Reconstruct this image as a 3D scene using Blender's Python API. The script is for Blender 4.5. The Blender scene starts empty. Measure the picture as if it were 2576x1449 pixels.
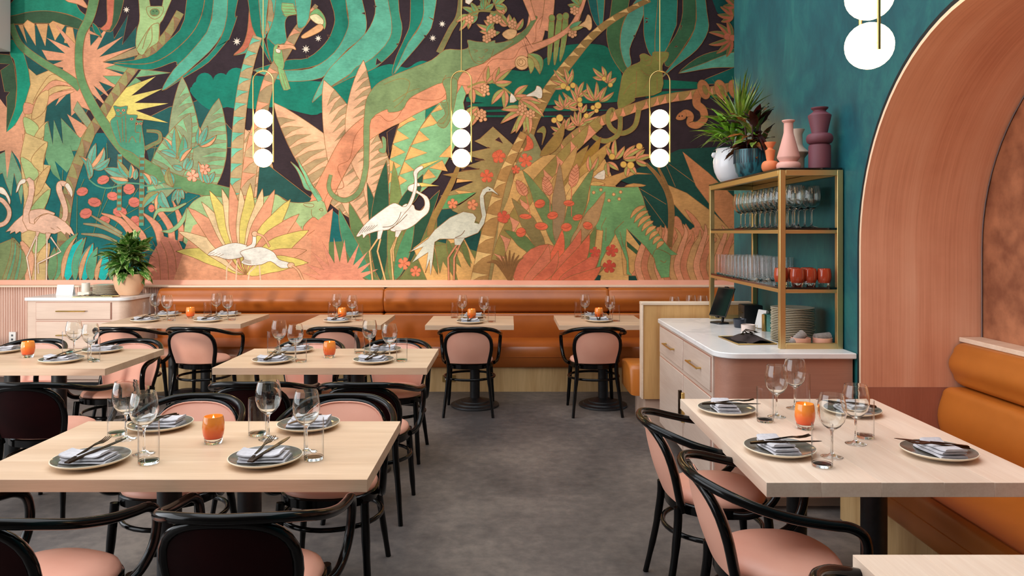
import bpy, bmesh, math, random
from mathutils import Vector, Matrix, Euler
random.seed(7)
R = math.radians
scene = bpy.context.scene
C = scene.collection

# ------------------------------------------------------------------ camera, world, light, exposure
# x = right, y = into the room, z = up; metres
F_PX = 1850.0
cam_d = bpy.data.cameras.new('camera')
cam = bpy.data.objects.new('camera', cam_d); C.objects.link(cam)
cam.location = (0, 0, 1.58); cam.rotation_euler = (R(90), 0, 0)
cam_d.sensor_width = 36.0; cam_d.sensor_fit = 'HORIZONTAL'
cam_d.lens = F_PX/2576*36
cam_d.shift_x = 8/2576; cam_d.shift_y = -139.5/2576
cam_d.clip_start = 0.02; cam_d.clip_end = 200
scene.camera = cam

world = bpy.data.worlds.new('world'); scene.world = world
world.use_nodes = True
_bg = world.node_tree.nodes['Background']
_bg.inputs[0].default_value = (0.80, 0.90, 1.0, 1); _bg.inputs[1].default_value = 1.0

def area_light(name, loc, rot, sx, sy, power, col):
    l = bpy.data.lights.new(name, 'AREA'); l.shape = 'RECTANGLE'; l.size = sx; l.size_y = sy
    l.energy = power; l.color = col
    o = bpy.data.objects.new(name, l); C.objects.link(o); o.location = loc; o.rotation_euler = rot
    o['kind'] = 'helper'
    return o
# daylight through the long window of the left wall; the overhead fill is added
area_light('window_daylight', (-6.18, 1.9, 2.7), (0, R(-90), 0), 4.4, 7.6, 255, (0.97, 0.98, 1.0))
area_light('overhead_fill', (-0.2, 3.2, 5.2), (0, 0, 0), 7.0, 6.0, 235, (0.98, 0.98, 1.0))
sun = bpy.data.lights.new('low_sun', 'SUN'); sun.energy = 1.4; sun.angle = R(4.0); sun.color = (1.0, 0.92, 0.82)
sun_o = bpy.data.objects.new('low_sun', sun); C.objects.link(sun_o)
sun_o.rotation_euler = Vector((0.50, 0.90, -0.035)).to_track_quat('-Z', 'Y').to_euler()
sun_o.location = (-9, -4, 4); sun_o['kind'] = 'helper'

scene.view_settings.view_transform = 'Standard'; scene.view_settings.look = 'None'
scene.view_settings.gamma = 1.0; scene.view_settings.exposure = 0.1
scene.view_settings.use_curve_mapping = False
scene.cycles.transparent_max_bounces = 48
scene.cycles.max_bounces = 18; scene.cycles.transmission_bounces = 18; scene.cycles.glossy_bounces = 4; scene.cycles.diffuse_bounces = 3
scene.cycles.sample_clamp_indirect = 6.0

# ------------------------------------------------------------------ mesh helpers
def lin(c):
    if isinstance(c, (int, float)): return c
    def f(v):
        v = v/255.0
        return v/12.92 if v <= 0.04045 else ((v+0.055)/1.055)**2.4
    return tuple(f(v) for v in c)

def catmull(pts, n=6, closed=False):
    P = [Vector(p) for p in pts]; m = len(P); out = []
    rng = range(m) if closed else range(m-1)
    for i in rng:
        if closed: p0, p1, p2, p3 = P[(i-1) % m], P[i], P[(i+1) % m], P[(i+2) % m]
        else: p0, p1, p2, p3 = P[max(i-1, 0)], P[i], P[i+1], P[min(i+2, m-1)]
        for k in range(n):
            t = k/n; t2 = t*t; t3 = t2*t
            out.append(0.5*((2*p1)+(-p0+p2)*t+(2*p0-5*p1+4*p2-p3)*t2+(-p0+3*p1-3*p2+p3)*t3))
    if not closed: out.append(P[-1].copy())
    return out

class MB:
    def __init__(s): s.v = []; s.f = []; s.m = []
    def add(s, vs, fs, mi=0):
        b = len(s.v); s.v += [tuple(v) for v in vs]
        for f in fs: s.f.append(tuple(b+i for i in f)); s.m.append(mi)
        return s
    def box(s, x0, x1, y0, y1, z0, z1, c=0.0, mi=0):
        if c <= 0:
            return s.add([(x, y, z) for x in (x0, x1) for y in (y0, y1) for z in (z0, z1)],
                  [(0, 1, 3, 2), (4, 6, 7, 5), (0, 4, 5, 1), (2, 3, 7, 6), (0, 2, 6, 4), (1, 5, 7, 3)], mi)
        bm = bmesh.new()
        bmesh.ops.create_cube(bm, size=1)
        for v in bm.verts:
            v.co = Vector(((x0+x1)/2+v.co.x*(x1-x0), (y0+y1)/2+v.co.y*(y1-y0), (z0+z1)/2+v.co.z*(z1-z0)))
        bmesh.ops.bevel(bm, geom=bm.edges[:], offset=c, segments=2 if c > 0.004 else 1, profile=0.6, affect='EDGES')
        bm.verts.index_update()
        s.add([v.co for v in bm.verts], [[v.index for v in f.verts] for f in bm.faces], mi)
        bm.free(); return s
    def tube(s, pts, r, n=10, closed=False, caps=True, mi=0, flat=None):
        P = [Vector(p) for p in pts]; m = len(P)
        rs = r if isinstance(r, (list, tuple)) else [r]*m
        T = []
        for i in range(m):
            a = P[(i-1) % m] if (closed or i > 0) else P[0]
            b = P[(i+1) % m] if (closed or i < m-1) else P[-1]
            d = b-a; T.append(d.normalized() if d.length > 1e-9 else Vector((0, 0, 1)))
        up = Vector((0, 0, 1)) if abs(T[0].z) < 0.9 else Vector((0, 1, 0))
        N = (up-T[0]*up.dot(T[0])).normalized(); vs = []
        for i in range(m):
            N = (N-T[i]*N.dot(T[i])).normalized(); B = T[i].cross(N)
            for k in range(n):
                a = 2*math.pi*k/n
                fl = flat if flat else 1.0
                vs.append(P[i]+(N*math.cos(a)*fl+B*math.sin(a))*rs[i])
        fs = []
        for i in range(m if closed else m-1):
            j = (i+1) % m
            for k in range(n):
                k2 = (k+1) % n; fs.append((i*n+k, i*n+k2, j*n+k2, j*n+k))
        if caps and not closed:
            fs.append(tuple(range(n))[::-1]); fs.append(tuple((m-1)*n+k for k in range(n)))
        return s.add(vs, fs, mi)
    def lathe(s, prof, n=24, cx=0, cy=0, cz=0, mi=0, sx=1, sy=1):
        vs = []; fs = []; idx = []
        for (r, z) in prof:
            if r < 1e-6: idx.append([len(vs)]); vs.append((cx, cy, cz+z))
            else:
                row = []
                for k in range(n):
                    a = 2*math.pi*k/n; row.append(len(vs)); vs.append((cx+r*math.cos(a)*sx, cy+r*math.sin(a)*sy, cz+z))
                idx.append(row)
        for a, b in zip(idx, idx[1:]):
            for k in range(n):
                k2 = (k+1) % n
                if len(a) == 1 and len(b) == 1: continue
                if len(a) == 1: fs.append((a[0], b[k2], b[k]))
                elif len(b) == 1: fs.append((a[k], a[k2], b[0]))
                else: fs.append((a[k], a[k2], b[k2], b[k]))
        return s.add(vs, fs, mi)
    def prism(s, poly, z0, z1, mi=0, c=0.0):
        """poly: list of (x, y) counter-clockwise, extruded along z; c chamfers top and bottom edges"""
        n = len(poly)
        if c > 0:
            cx = sum(p[0] for p in poly)/n; cy = sum(p[1] for p in poly)/n
            ins = []
            for i in range(n):
                a = Vector(poly[i-1]); b = Vector(poly[i]); d = Vector(poly[(i+1) % n])
                e1 = (b-a).normalized(); e2 = (d-b).normalized()
                nn = Vector((-(e1.y+e2.y), e1.x+e2.x))
                nn = nn.normalized() if nn.length > 1e-6 else Vector((0, 0))
                ins.append((b.x+nn.x*c, b.y+nn.y*c))
            rows = [(ins, z0), (poly, z0+c), (poly, z1-c), (ins, z1)]
        else: rows = [(poly, z0), (poly, z1)]
        vs = [(p[0], p[1], z) for q, z in rows for p in q]; fs = []
        for r in range(len(rows)-1):
            for k in range(n):
                k2 = (k+1) % n; fs.append((r*n+k, r*n+k2, (r+1)*n+k2, (r+1)*n+k))
        fs.append(tuple(range(n))[::-1]); fs.append(tuple((len(rows)-1)*n+k for k in range(n)))
        return s.add(vs, fs, mi)
    def loft(s, rows, closed_row=True, cap=True, mi=0):
        n = len(rows[0]); vs = [p for r in rows for p in r]; fs = []
        for i in range(len(rows)-1):
            for k in range(n if closed_row else n-1):
                k2 = (k+1) % n; fs.append((i*n+k, i*n+k2, (i+1)*n+k2, (i+1)*n+k))
        if cap and closed_row:
            fs.append(tuple(range(n))[::-1]); fs.append(tuple((len(rows)-1)*n+k for k in range(n)))
        return s.add(vs, fs, mi)
    def mesh(s, name, mats, smooth=None):
        me = bpy.data.meshes.new(name); me.from_pydata(s.v, [], s.f)
        for m in (mats if isinstance(mats, (list, tuple)) else [mats]): me.materials.append(m)
        if any(s.m): me.polygons.foreach_set('material_index', s.m)
        bm = bmesh.new(); bm.from_mesh(me); bmesh.ops.recalc_face_normals(bm, faces=bm.faces[:]); bm.to_mesh(me); bm.free()
        if smooth:
            me.polygons.foreach_set('use_smooth', [True]*len(me.polygons))
            try: me.set_sharp_from_angle(angle=R(smooth))
            except Exception: pass
        me.update(); return me
    def build(s, name, mats, parent=None, smooth=40, loc=None):
        return link(name, s.mesh(name, mats, smooth), parent, loc)

def link(name, me, parent=None, loc=None, rz=0):
    o = bpy.data.objects.new(name, me); C.objects.link(o)
    if parent is not None: o.parent = parent
    if loc is not None: o.location = loc
    if rz: o.rotation_euler = (0, 0, rz)
    return o
def tag(o, label=None, cat=None, group=None, kind=None):
    if label: o['label'] = label
    if cat: o['category'] = cat
    if group: o['group'] = group
    if kind: o['kind'] = kind
    return o
def thing(name, label, cat, loc=(0, 0, 0), rz=0, group=None):
    o = bpy.data.objects.new(name, None); C.objects.link(o); o.empty_display_size = 0.05
    o.location = loc; o.rotation_euler = (0, 0, rz)
    return tag(o, label, cat, group)
def copy_tree(o, parent=None):
    c = o.copy(); C.objects.link(c); c.parent = parent
    for ch in list(o.children): copy_tree(ch, c)
    return c
_used = set()
def place(proto, loc, rz=0, label=None, group=None):
    """first call moves the prototype itself, later calls copy it"""
    if proto.name in _used: o = copy_tree(proto)
    else: _used.add(proto.name); o = proto
    o.location = loc; o.rotation_euler = (0, 0, rz)
    if label: o['label'] = label
    if group: o['group'] = group
    return o
def struct(name, mb, mat, parent=None, smooth=None, label=None):
    o = mb.build(name, mat, parent, smooth)
    if parent is None: o['kind'] = 'structure'
    if label: o['label'] = label
    return o

# ------------------------------------------------------------------ materials
class NT:
    def __init__(s, name):
        s.mat = bpy.data.materials.new(name); s.mat.use_nodes = True
        s.t = s.mat.node_tree; s.n = s.t.nodes; s.l = s.t.links
        s.p = s.n['Principled BSDF']; s.out = s.n['Material Output']
    def node(s, typ, **kw):
        n = s.n.new(typ)
        for k, v in kw.items():
            if k.startswith('_'): setattr(n, k[1:], v)
            else: n.inputs[k.replace('__', ' ')].default_value = v
        return n
    def link(s, a, b): s.l.new(a, b)
    def set(s, **kw):
        names = {'rough': 'Roughness', 'metal': 'Metallic', 'spec': 'Specular IOR Level', 'coat': 'Coat Weight', 'coatr': 'Coat Roughness',
                 'sheen': 'Sheen Weight', 'trans': 'Transmission Weight', 'ior': 'IOR', 'emit': 'Emission Strength'}
        for k, v in kw.items():
            if k == 'col': s.p.inputs['Base Color'].default_value = (*lin(v), 1)
            elif k == 'emitcol': s.p.inputs['Emission Color'].default_value = (*lin(v), 1)
            else: s.p.inputs[names[k]].default_value = v
        return s
    def coords(s, scale=(1, 1, 1), kind='Object'):
        tc = s.node('ShaderNodeTexCoord'); mp = s.node('ShaderNodeMapping')
        mp.inputs['Scale'].default_value = scale
        s.link(tc.outputs[kind], mp.inputs[0]); return mp.outputs[0]
    def ramp(s, fac, stops):
        r = s.node('ShaderNodeValToRGB'); e = r.color_ramp.elements
        while len(e) < len(stops): e.new(0.5)
        for el, (p, c) in zip(e, stops): el.position = p; el.color = (*lin(c), 1)
        s.link(fac, r.inputs[0]); return r.outputs[0]
    def bump(s, h, strength=0.2, dist=0.01):
        b = s.node('ShaderNodeBump'); b.inputs['Strength'].default_value = strength; b.inputs['Distance'].default_value = dist
        s.link(h, b.inputs['Height']); s.link(b.outputs[0], s.p.inputs['Normal'])
    def noise(s, vec, scale, detail=4, rough=0.55, dist=0.0):
        n = s.node('ShaderNodeTexNoise'); n.inputs['Scale'].default_value = scale; n.inputs['Detail'].default_value = detail
        n.inputs['Roughness'].default_value = rough; n.inputs['Distortion'].default_value = dist
        s.link(vec, n.inputs['Vector']); return n.outputs['Fac']
    def base(s, sock): s.link(sock, s.p.inputs['Base Color'])

def plain(name, col, rough=0.5, **kw):
    return NT(name).set(col=col, rough=rough, **kw).mat
def mottled(name, c1, c2, scale=8, rough=0.5, bump=0.0, stretch=(1, 1, 1), detail=5, lo=0.35, hi=0.65, bdist=0.004, **kw):
    t = NT(name).set(rough=rough, **kw); v = t.coords(stretch); f = t.noise(v, scale, detail)
    t.base(t.ramp(f, [(lo, c1), (hi, c2)]))
    if bump: t.bump(f, bump, bdist)
    return t.mat
def wood(name, c1, c2, axis='x', rough=0.45, scale=1.0, vary=0.12, figure=2.2, pore=0.35):
    """grain along an object axis; each board gets its own tint and its own cut"""
    t = NT(name).set(rough=rough)
    oi = t.node('ShaderNodeObjectInfo')
    tc = t.node('ShaderNodeTexCoord'); addv = t.node('ShaderNodeVectorMath', _operation='ADD')
    mul = t.node('ShaderNodeVectorMath', _operation='SCALE'); mul.inputs['Scale'].default_value = 9.0
    comb = t.node('ShaderNodeCombineXYZ')
    for k in range(3): t.link(oi.outputs['Random'], comb.inputs[k])
    t.link(comb.outputs[0], mul.inputs[0]); t.link(tc.outputs['Object'], addv.inputs[0]); t.link(mul.outputs[0], addv.inputs[1])
    s = {'x': (0.12, 1, 1), 'y': (1, 0.12, 1), 'z': (1, 1, 0.12)}[axis]
    mp = t.node('ShaderNodeMapping'); mp.inputs['Scale'].default_value = tuple(q*scale for q in s)
    t.link(addv.outputs[0], mp.inputs[0])
    f1 = t.noise(mp.outputs[0], figure*4, 3, 0.5, 0.6)
    mp2 = t.node('ShaderNodeMapping'); s2 = {'x': (0.05, 1, 1), 'y': (1, 0.05, 1), 'z': (1, 1, 0.05)}[axis]
    mp2.inputs['Scale'].default_value = tuple(q*scale for q in s2); t.link(addv.outputs[0], mp2.inputs[0])
    f2 = t.noise(mp2.outputs[0], 110, 3, 0.6)
    mix = t.node('ShaderNodeMix', _data_type='FLOAT'); mix.inputs[0].default_value = pore
    t.link(f1, mix.inputs[2]); t.link(f2, mix.inputs[3])
    col = t.ramp(mix.outputs[0], [(0.32, c1), (0.68, c2)])
    hsv = t.node('ShaderNodeHueSaturation'); mr = t.node('ShaderNodeMapRange')
    mr.inputs['To Min'].default_value = 1-vary; mr.inputs['To Max'].default_value = 1+vary*0.6
    t.link(oi.outputs['Random'], mr.inputs[0]); t.link(mr.outputs[0], hsv.inputs['Value']); t.link(col, hsv.inputs['Color'])
    t.base(hsv.outputs[0]); t.bump(f2, 0.06, 0.002)
    return t.mat
def thin_glass(name, tint=(1, 1, 1), rough=0.0, power=4.0, mx=0.95, mn=0.018):
    t = NT(name); t.n.remove(t.p)
    tr = t.node('ShaderNodeBsdfTransparent')
    lw2 = t.node('ShaderNodeLayerWeight'); lw2.inputs[0].default_value = 0.5
    p2 = t.node('ShaderNodeMath', _operation='POWER'); p2.inputs[1].default_value = 6.0; t.link(lw2.outputs['Facing'], p2.inputs[0])
    cr = t.node('ShaderNodeMix', _data_type='RGBA'); cr.inputs[6].default_value = (*tint, 1); cr.inputs[7].default_value = (0.30, 0.33, 0.32, 1)
    t.link(p2.outputs[0], cr.inputs[0]); t.link(cr.outputs[2], tr.inputs[0])        # longer path through the wall at the silhouette
    gl = t.node('ShaderNodeBsdfGlossy'); gl.inputs['Roughness'].default_value = rough
    lw = t.node('ShaderNodeLayerWeight'); lw.inputs[0].default_value = 0.5
    pw = t.node('ShaderNodeMath', _operation='POWER'); pw.inputs[1].default_value = power
    mr = t.node('ShaderNodeMapRange'); mr.inputs['To Min'].default_value = mn; mr.inputs['To Max'].default_value = mx
    mx_ = t.node('ShaderNodeMixShader')
    t.link(lw.outputs['Facing'], pw.inputs[0]); t.link(pw.outputs[0], mr.inputs[0]); t.link(mr.outputs[0], mx_.inputs[0])
    t.link(tr.outputs[0], mx_.inputs[1]); t.link(gl.outputs[0], mx_.inputs[2]); t.link(mx_.outputs[0], t.out.inputs[0])
    return t.mat

M = {}
M['oak'] = wood('pale_oak', (206, 170, 138), (229, 197, 166), 'x', 0.42, vary=0.07)
M['oak_y'] = wood('pale_oak_along_depth', (228, 198, 174), (247, 224, 202), 'y', 0.42, vary=0.09)
M['honey'] = wood('honey_oak', (204, 148, 88), (232, 184, 120), 'z', 0.45, vary=0.08, figure=3)
M['plinth'] = wood('plinth_oak', (190, 148, 96), (224, 188, 134), 'z', 0.45, vary=0.08, figure=3)
M['blush'] = wood('blush_oak', (206, 172, 150), (226, 196, 174), 'x', 0.45, vary=0.04)
M['blush_y'] = wood('blush_oak_along_depth', (204, 178, 162), (224, 202, 186), 'y', 0.45, vary=0.04)
M['flute'] = wood('fluted_oak', (222, 176, 156), (240, 202, 182), 'z', 0.45, vary=0.08)
def veneer(name, c1, c2, c3):
    """book-matched veneer sheets; grain follows the sheet's own v direction"""
    t = NT(name).set(rough=0.42); tc = t.node('ShaderNodeTexCoord')
    def mapped(sc):
        mp = t.node('ShaderNodeMapping'); mp.inputs['Scale'].default_value = sc; t.link(tc.outputs['UV'], mp.inputs[0]); return mp.outputs[0]
    f = t.noise(mapped((6.0, 0.35, 1)), 1.0, 4, 0.5, 0.5); g = t.noise(mapped((90, 1.2, 1)), 1.0, 4, 0.6, 0.3); h = t.noise(mapped((2.0, 2.0, 1)), 1.0, 5, 0.6)
    m = t.node('ShaderNodeMix', _data_type='FLOAT'); m.inputs[0].default_value = 0.35; t.link(f, m.inputs[2]); t.link(g, m.inputs[3])
    m2 = t.node('ShaderNodeMix', _data_type='FLOAT'); m2.inputs[0].default_value = 0.25; t.link(m.outputs[0], m2.inputs[2]); t.link(h, m2.inputs[3])
    t.base(t.ramp(m2.outputs[0], [(0.36, c1), (0.5, c2), (0.64, c3)])); t.bump(g, 0.05, 0.002)
    return t.mat
M['cedar_arch'] = veneer('cedar_arch_veneer', (212, 146, 116), (234, 174, 142), (246, 196, 166))
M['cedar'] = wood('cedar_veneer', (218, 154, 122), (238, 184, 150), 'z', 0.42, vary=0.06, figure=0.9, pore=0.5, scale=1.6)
M['cedar_low'] = wood('darker_cedar', (164, 104, 84), (184, 122, 100), 'z', 0.42, vary=0.04, figure=0.9, pore=0.5, scale=1.6)
M['ledge'] = wood('ledge_ash', (226, 196, 168), (244, 220, 196), 'x', 0.45, vary=0.03)
M['black'] = plain('black_lacquer', (9, 8, 8), 0.14, spec=0.28)
M['black_matte'] = mottled('black_cast_metal', (18, 18, 20), (30, 30, 33), 40, 0.5)
M['pink'] = mottled('blush_leather', (232, 166, 142), (238, 176, 152), 5, 0.42, 0.0)
M['shaded_pink'] = mottled('shaded_pink_leather', (30, 7, 8), (40, 10, 11), 5, 0.5, spec=0.08)  # dark colour stands in for shade on the near chairs' pink backs
def leather(name, c1, c2):
    t = NT(name).set(rough=0.34, spec=0.55); v = t.coords()
    f = t.noise(v, 2.2, 4); g = t.noise(v, 260, 2)
    t.base(t.ramp(f, [(0.3, c1), (0.7, c2)])); t.bump(g, 0.10, 0.001)
    return t.mat
M['tan'] = leather('tan_leather', (156, 80, 24), (182, 98, 34))
M['tan_side'] = leather('amber_leather', (172, 98, 32), (196, 114, 42))
M['thread'] = plain('seam_thread', (150, 74, 22), 0.6)
M['pinkpaint'] = mottled('pink_paint', (238, 170, 144), (244, 178, 152), 3, 0.55)
M['whiteplastic'] = plain('white_plastic', (236, 232, 228), 0.4)
M['soffit'] = plain('soffit_paint', (206, 204, 206), 0.7)
M['umber'] = plain('umber_paint', (70, 60, 54), 0.8)
M['roomwhite'] = plain('room_paint', (236, 228, 218), 0.8)
M['brass'] = NT('brushed_brass').set(col=(216, 182, 112), rough=0.3, metal=1.0).mat
M['brass_soft'] = NT('satin_brass').set(col=(222, 196, 138), rough=0.42, metal=1.0).mat
M['darkglass'] = plain('smoked_glass', (12, 20, 20), 0.06, spec=0.6)
M['glass'] = thin_glass('clear_glass')
M['glass_thick'] = NT('solid_glass').set(col=(250, 252, 250), rough=0.0, trans=1.0, ior=1.45).mat
def marble():
    t = NT('white_marble').set(rough=0.18); v = t.coords()
    f = t.noise(v, 2.4, 8, 0.62, 1.6)
    t.base(t.ramp(f, [(0.36, (224, 222, 222)), (0.47, (242, 239, 237)), (0.7, (244, 242, 240))])); return t.mat
M['marble'] = marble()
def concrete():
    t = NT('polished_concrete').set(rough=0.5, spec=0.35); v = t.coords()
    f = t.noise(v, 0.9, 8, 0.6, 0.4); g = t.noise(v, 14, 6, 0.65)
    m = t.node('ShaderNodeMix', _data_type='FLOAT'); m.inputs[0].default_value = 0.3; t.link(f, m.inputs[2]); t.link(g, m.inputs[3])
    t.base(t.ramp(m.outputs[0], [(0.38, (72, 68, 67)), (0.5, (98, 91, 87)), (0.62, (126, 116, 108))])); t.bump(g, 0.03, 0.002)
    return t.mat
M['concrete'] = concrete()
def teal_plaster():
    t = NT('teal_limewash').set(rough=0.55); v = t.coords((1, 1, 0.8))
    f = t.noise(v, 1.3, 8, 0.6, 0.6); g = t.noise(t.coords((1, 1, 0.55)), 5, 9, 0.72, 1.4)
    m = t.node('ShaderNodeMix', _data_type='FLOAT'); m.inputs[0].default_value = 0.35; t.link(f, m.inputs[2]); t.link(g, m.inputs[3])
    t.base(t.ramp(m.outputs[0], [(0.33, (2, 60, 72)), (0.46, (8, 82, 90)), (0.57, (28, 104, 102)), (0.70, (76, 136, 120))])); t.bump(g, 0.10, 0.004)
    return t.mat
M['teal'] = teal_plaster()
M['niche'] = mottled('copper_plaster', (134, 80, 54), (184, 120, 84), 7, 0.55, 0.15, detail=12)
M['plate_top'] = mottled('grey_glaze', (92, 87, 78), (116, 110, 100), 9, 0.14)
M['plate_rim'] = plain('cream_stoneware', (238, 226, 202), 0.3)
M['napkin'] = mottled('grey_linen', (196, 192, 196), (212, 208, 211), 60, 0.85)
M['napkin_dark'] = mottled('charcoal_linen', (44, 32, 32), (58, 44, 42), 60, 0.85)
M['steel_dark'] = NT('dark_steel').set(col=(64, 52, 44), rough=0.28, metal=1.0).mat
M['linen_grey'] = mottled('taupe_linen', (150, 140, 136), (172, 162, 156), 60, 0.85)
def candle_glass():
    t = NT('orange_frosted_glass').set(rough=0.12, coat=0.4); v = t.coords((1, 1, 1))
    f = t.noise(v, 22, 3); sp = t.node('ShaderNodeSeparateXYZ'); t.link(v, sp.inputs[0])
    mr = t.node('ShaderNodeMapRange'); mr.inputs['From Min'].default_value = 0.02; mr.inputs['From Max'].default_value = 0.095; t.link(sp.outputs[2], mr.inputs[0])
    ad = t.node('ShaderNodeMath', _operation='MULTIPLY_ADD'); ad.inputs[1].default_value = 0.35; t.link(f, ad.inputs[0]); t.link(mr.outputs[0], ad.inputs[2])
    t.base(t.ramp(ad.outputs[0], [(0.15, (214, 70, 24)), (0.6, (236, 108, 36)), (1.0, (246, 148, 62))]))
    return t.mat
M['candle'] = candle_glass()
M['candle_red'] = plain('red_orange_glass', (174, 64, 36), 0.12, coat=0.4)
def flame(name, col, s):
    t = NT(name).set(col=(255, 230, 190), emitcol=col, emit=s); return t.mat
M['flame'] = flame('candle_flame', (255, 190, 90), 12)
M['wax'] = plain('candle_wax', (250, 190, 120), 0.5)
M['globe'] = flame('opal_globe', (255, 210, 148), 11)
M['paper'] = plain('white_card', (244, 240, 236), 0.7)
M['screen'] = plain('tablet_glass', (14, 14, 16), 0.06)
M['blackplastic'] = plain('black_plastic', (20, 20, 22), 0.38)
M['navy'] = plain('navy_glaze', (44, 50, 62), 0.3)
M['terracotta'] = mottled('pale_terracotta', (230, 180, 140), (238, 192, 154), 6, 0.7)
M['whiteglaze'] = plain('white_glaze', (236, 234, 236), 0.12)
M['soil'] = mottled('potting_soil', (34, 24, 18), (58, 42, 30), 60, 0.9, 0.3)
M['blushware'] = plain('blush_stoneware', (232, 172, 148), 0.45)
M['greenmarble'] = mottled('green_marble', (14, 96, 82), (36, 136, 114), 12, 0.2)
def pot_teal():
    t = NT('carved_teal_glaze').set(rough=0.3); v = t.coords((1, 1, 0.2)); f = t.noise(v, 34, 3)
    t.base(t.ramp(f, [(0.40, (28, 50, 56)), (0.55, (48, 104, 112))])); t.bump(f, 0.4, 0.004); return t.mat
M['tealpot'] = pot_teal()
# ------------------------------------------------------------------ the mural (flat print on the back wall)
# drawn in wall units of 1/227 m: u to the right, v down from the top of the paper; every shape is a printed patch
WALL_Y = 8.15
class Mural:
    def __init__(s): s.items = []; s.z = (0, 0, 1.0)
    def zone(s, ox, oy, k): s.z = (ox, oy, k)
    def P(s, pts):
        out = []
        for p in pts:
            u, v = s.z[0]+p[0]*s.z[2], s.z[1]+p[1]*s.z[2]
            out.append((u, v if v > -2 else -2+(v+2)*9))      # shapes that leave the top run on to the ceiling
        return out
    def raw(s, pts, col): s.items.append((pts, col))
    def stroke(s, pts, w, col, closed=False):
        """thin printed line, w in wall units"""
        n = len(pts)
        if n < 2: return
        L = []; Rr = []
        for i in range(n):
            a = pts[(i-1) % n] if (closed or i > 0) else pts[i]
            b = pts[(i+1) % n] if (closed or i < n-1) else pts[i]
            dx, dy = b[0]-a[0], b[1]-a[1]; d = math.hypot(dx, dy) or 1
            nx, ny = -dy/d*w/2, dx/d*w/2
            L.append((pts[i][0]+nx, pts[i][1]+ny)); Rr.append((pts[i][0]-nx, pts[i][1]-ny))
        s.items.append((('strip', L, Rr, closed), col))
    def poly(s, pts, col, sm=0, out=True, lw=1.35, lc=None):
        p = s.P(pts)
        if sm: p = [(q.x, q.y) for q in catmull([(a, b, 0) for a, b in p], sm, True)]
        s.raw(p, col)
        if out: s.stroke(p, lw, lc or LINE, True)
    def line(s, pts, w=1.6, col=None, sm=5):
        p = s.P(pts)
        if sm: p = [(q.x, q.y) for q in catmull([(a, b, 0) for a, b in p], sm)]
        s.stroke(p, w, col or LINE)
    def spine(s, pts, n=6): return [(q.x, q.y) for q in catmull([(a, b, 0) for a, b in s.P(pts)], n)]
    def band(s, pts, ws, col, out=True, n=6):
        """a tapering ribbon along a path; ws in wall units (full width)"""
        p = s.spine(pts, n); m = len(p); L = []; Rr = []
        for i in range(m):
            a = p[max(i-1, 0)]; b = p[min(i+1, m-1)]; dx, dy = b[0]-a[0], b[1]-a[1]; d = math.hypot(dx, dy) or 1
            t = i/(m-1)*(len(ws)-1); k = min(int(t), len(ws)-2); w = ws[k]+(ws[k+1]-ws[k])*(t-k)
            nx, ny = -dy/d*w/2, dx/d*w/2
            L.append((p[i][0]+nx, p[i][1]+ny)); Rr.append((p[i][0]-nx, p[i][1]-ny))
        s.items.append((('strip', L, Rr, False), col))
        if out: s.stroke(L, 1.3, LINE); s.stroke(Rr, 1.3, LINE)
        return p, L, Rr
    def trunk(s, pts, ws, col, col2, n, flip=False, k=0.55):
        p, L, Rr = s.band(pts, ws, col)
        if flip: L, Rr = Rr, L
        m = len(p)
        for j in range(n):
            i = int((j+0.6)/n*(m-1)); i2 = min(m-1, i+max(1, int(1.3*k*(m-1)/n+0.5)))
            if i >= m-1: continue
            a, b, c2 = L[i], Rr[i], Rr[i2]
            mid = ((a[0]+c2[0])/2*0.86+b[0]*0.14, (a[1]+c2[1])/2*0.86+b[1]*0.14)
            t = [a, ((a[0]+b[0])/2, (a[1]+b[1])/2), b, c2, mid]
            s.raw(t, col2); s.stroke(t, 1.3, LINE, True)
    def leaf(s, base, tip, hw, col, bend=0.0, col2=None, out=True, rib=False, n=9, wavy=0.0):
        (x0, y0), (x1, y1) = s.P([base, tip]); dx, dy = x1-x0, y1-y0; d = math.hypot(dx, dy) or 1
        nx, ny = -dy/d, dx/d; L = []; Rr = []; S = []
        for i in range(n+1):
            t = i/n; b = 4*t*(1-t)*bend*d; cx, cy = x0+dx*t+nx*b, y0+dy*t+ny*b
            w = hw*(math.sin(math.pi*min(1, t**0.8))**0.8 if 0 < t < 1 else 0)*(1+wavy*math.sin(t*14))
            L.append((cx+nx*w, cy+ny*w)); Rr.append((cx-nx*w, cy-ny*w)); S.append((cx, cy))
        s.items.append((('strip', L, S if col2 else Rr, False), col))
        if col2: s.items.append((('strip', S, Rr, False), col2)); s.stroke(S, 1.2, LINE)
        elif rib: s.stroke(S, 1.2, LINE)
        if out: s.stroke(L+Rr[::-1], 1.25, LINE, True)
    def stripes(s, base, tip, hw, col, col2, n=9, bend=0.0, side=1):
        """banana leaf: pale blade with curved dark teeth from one margin"""
        s.leaf(base, tip, hw, col, bend, n=14)
        (x0, y0), (x1, y1) = s.P([base, tip]); dx, dy = x1-x0, y1-y0; d = math.hypot(dx, dy) or 1
        nx, ny = -dy/d*side, dx/d*side
        def pt(t, q):
            b = 4*t*(1-t)*bend*d*side; w = hw*(math.sin(math.pi*t**0.8)**0.8 if 0 < t < 1 else 0)
            return (x0+dx*t+nx*(b+w*q), y0+dy*t+ny*(b+w*q))
        for j in range(n):
            t0 = (j+0.10)/n*0.93; t1 = (j+0.92)/n*0.93
            T = [pt(t0, 0.97), pt(t1, 0.97), pt(t0+(t1-t0)*0.5, 0.2), pt(max(0.01, t0-0.035), -0.55), pt(t0-0.005 if t0 > 0.01 else t0, 0.3)]
            s.raw(T, col2); s.stroke(T, 1.1, LINE, True)
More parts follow.
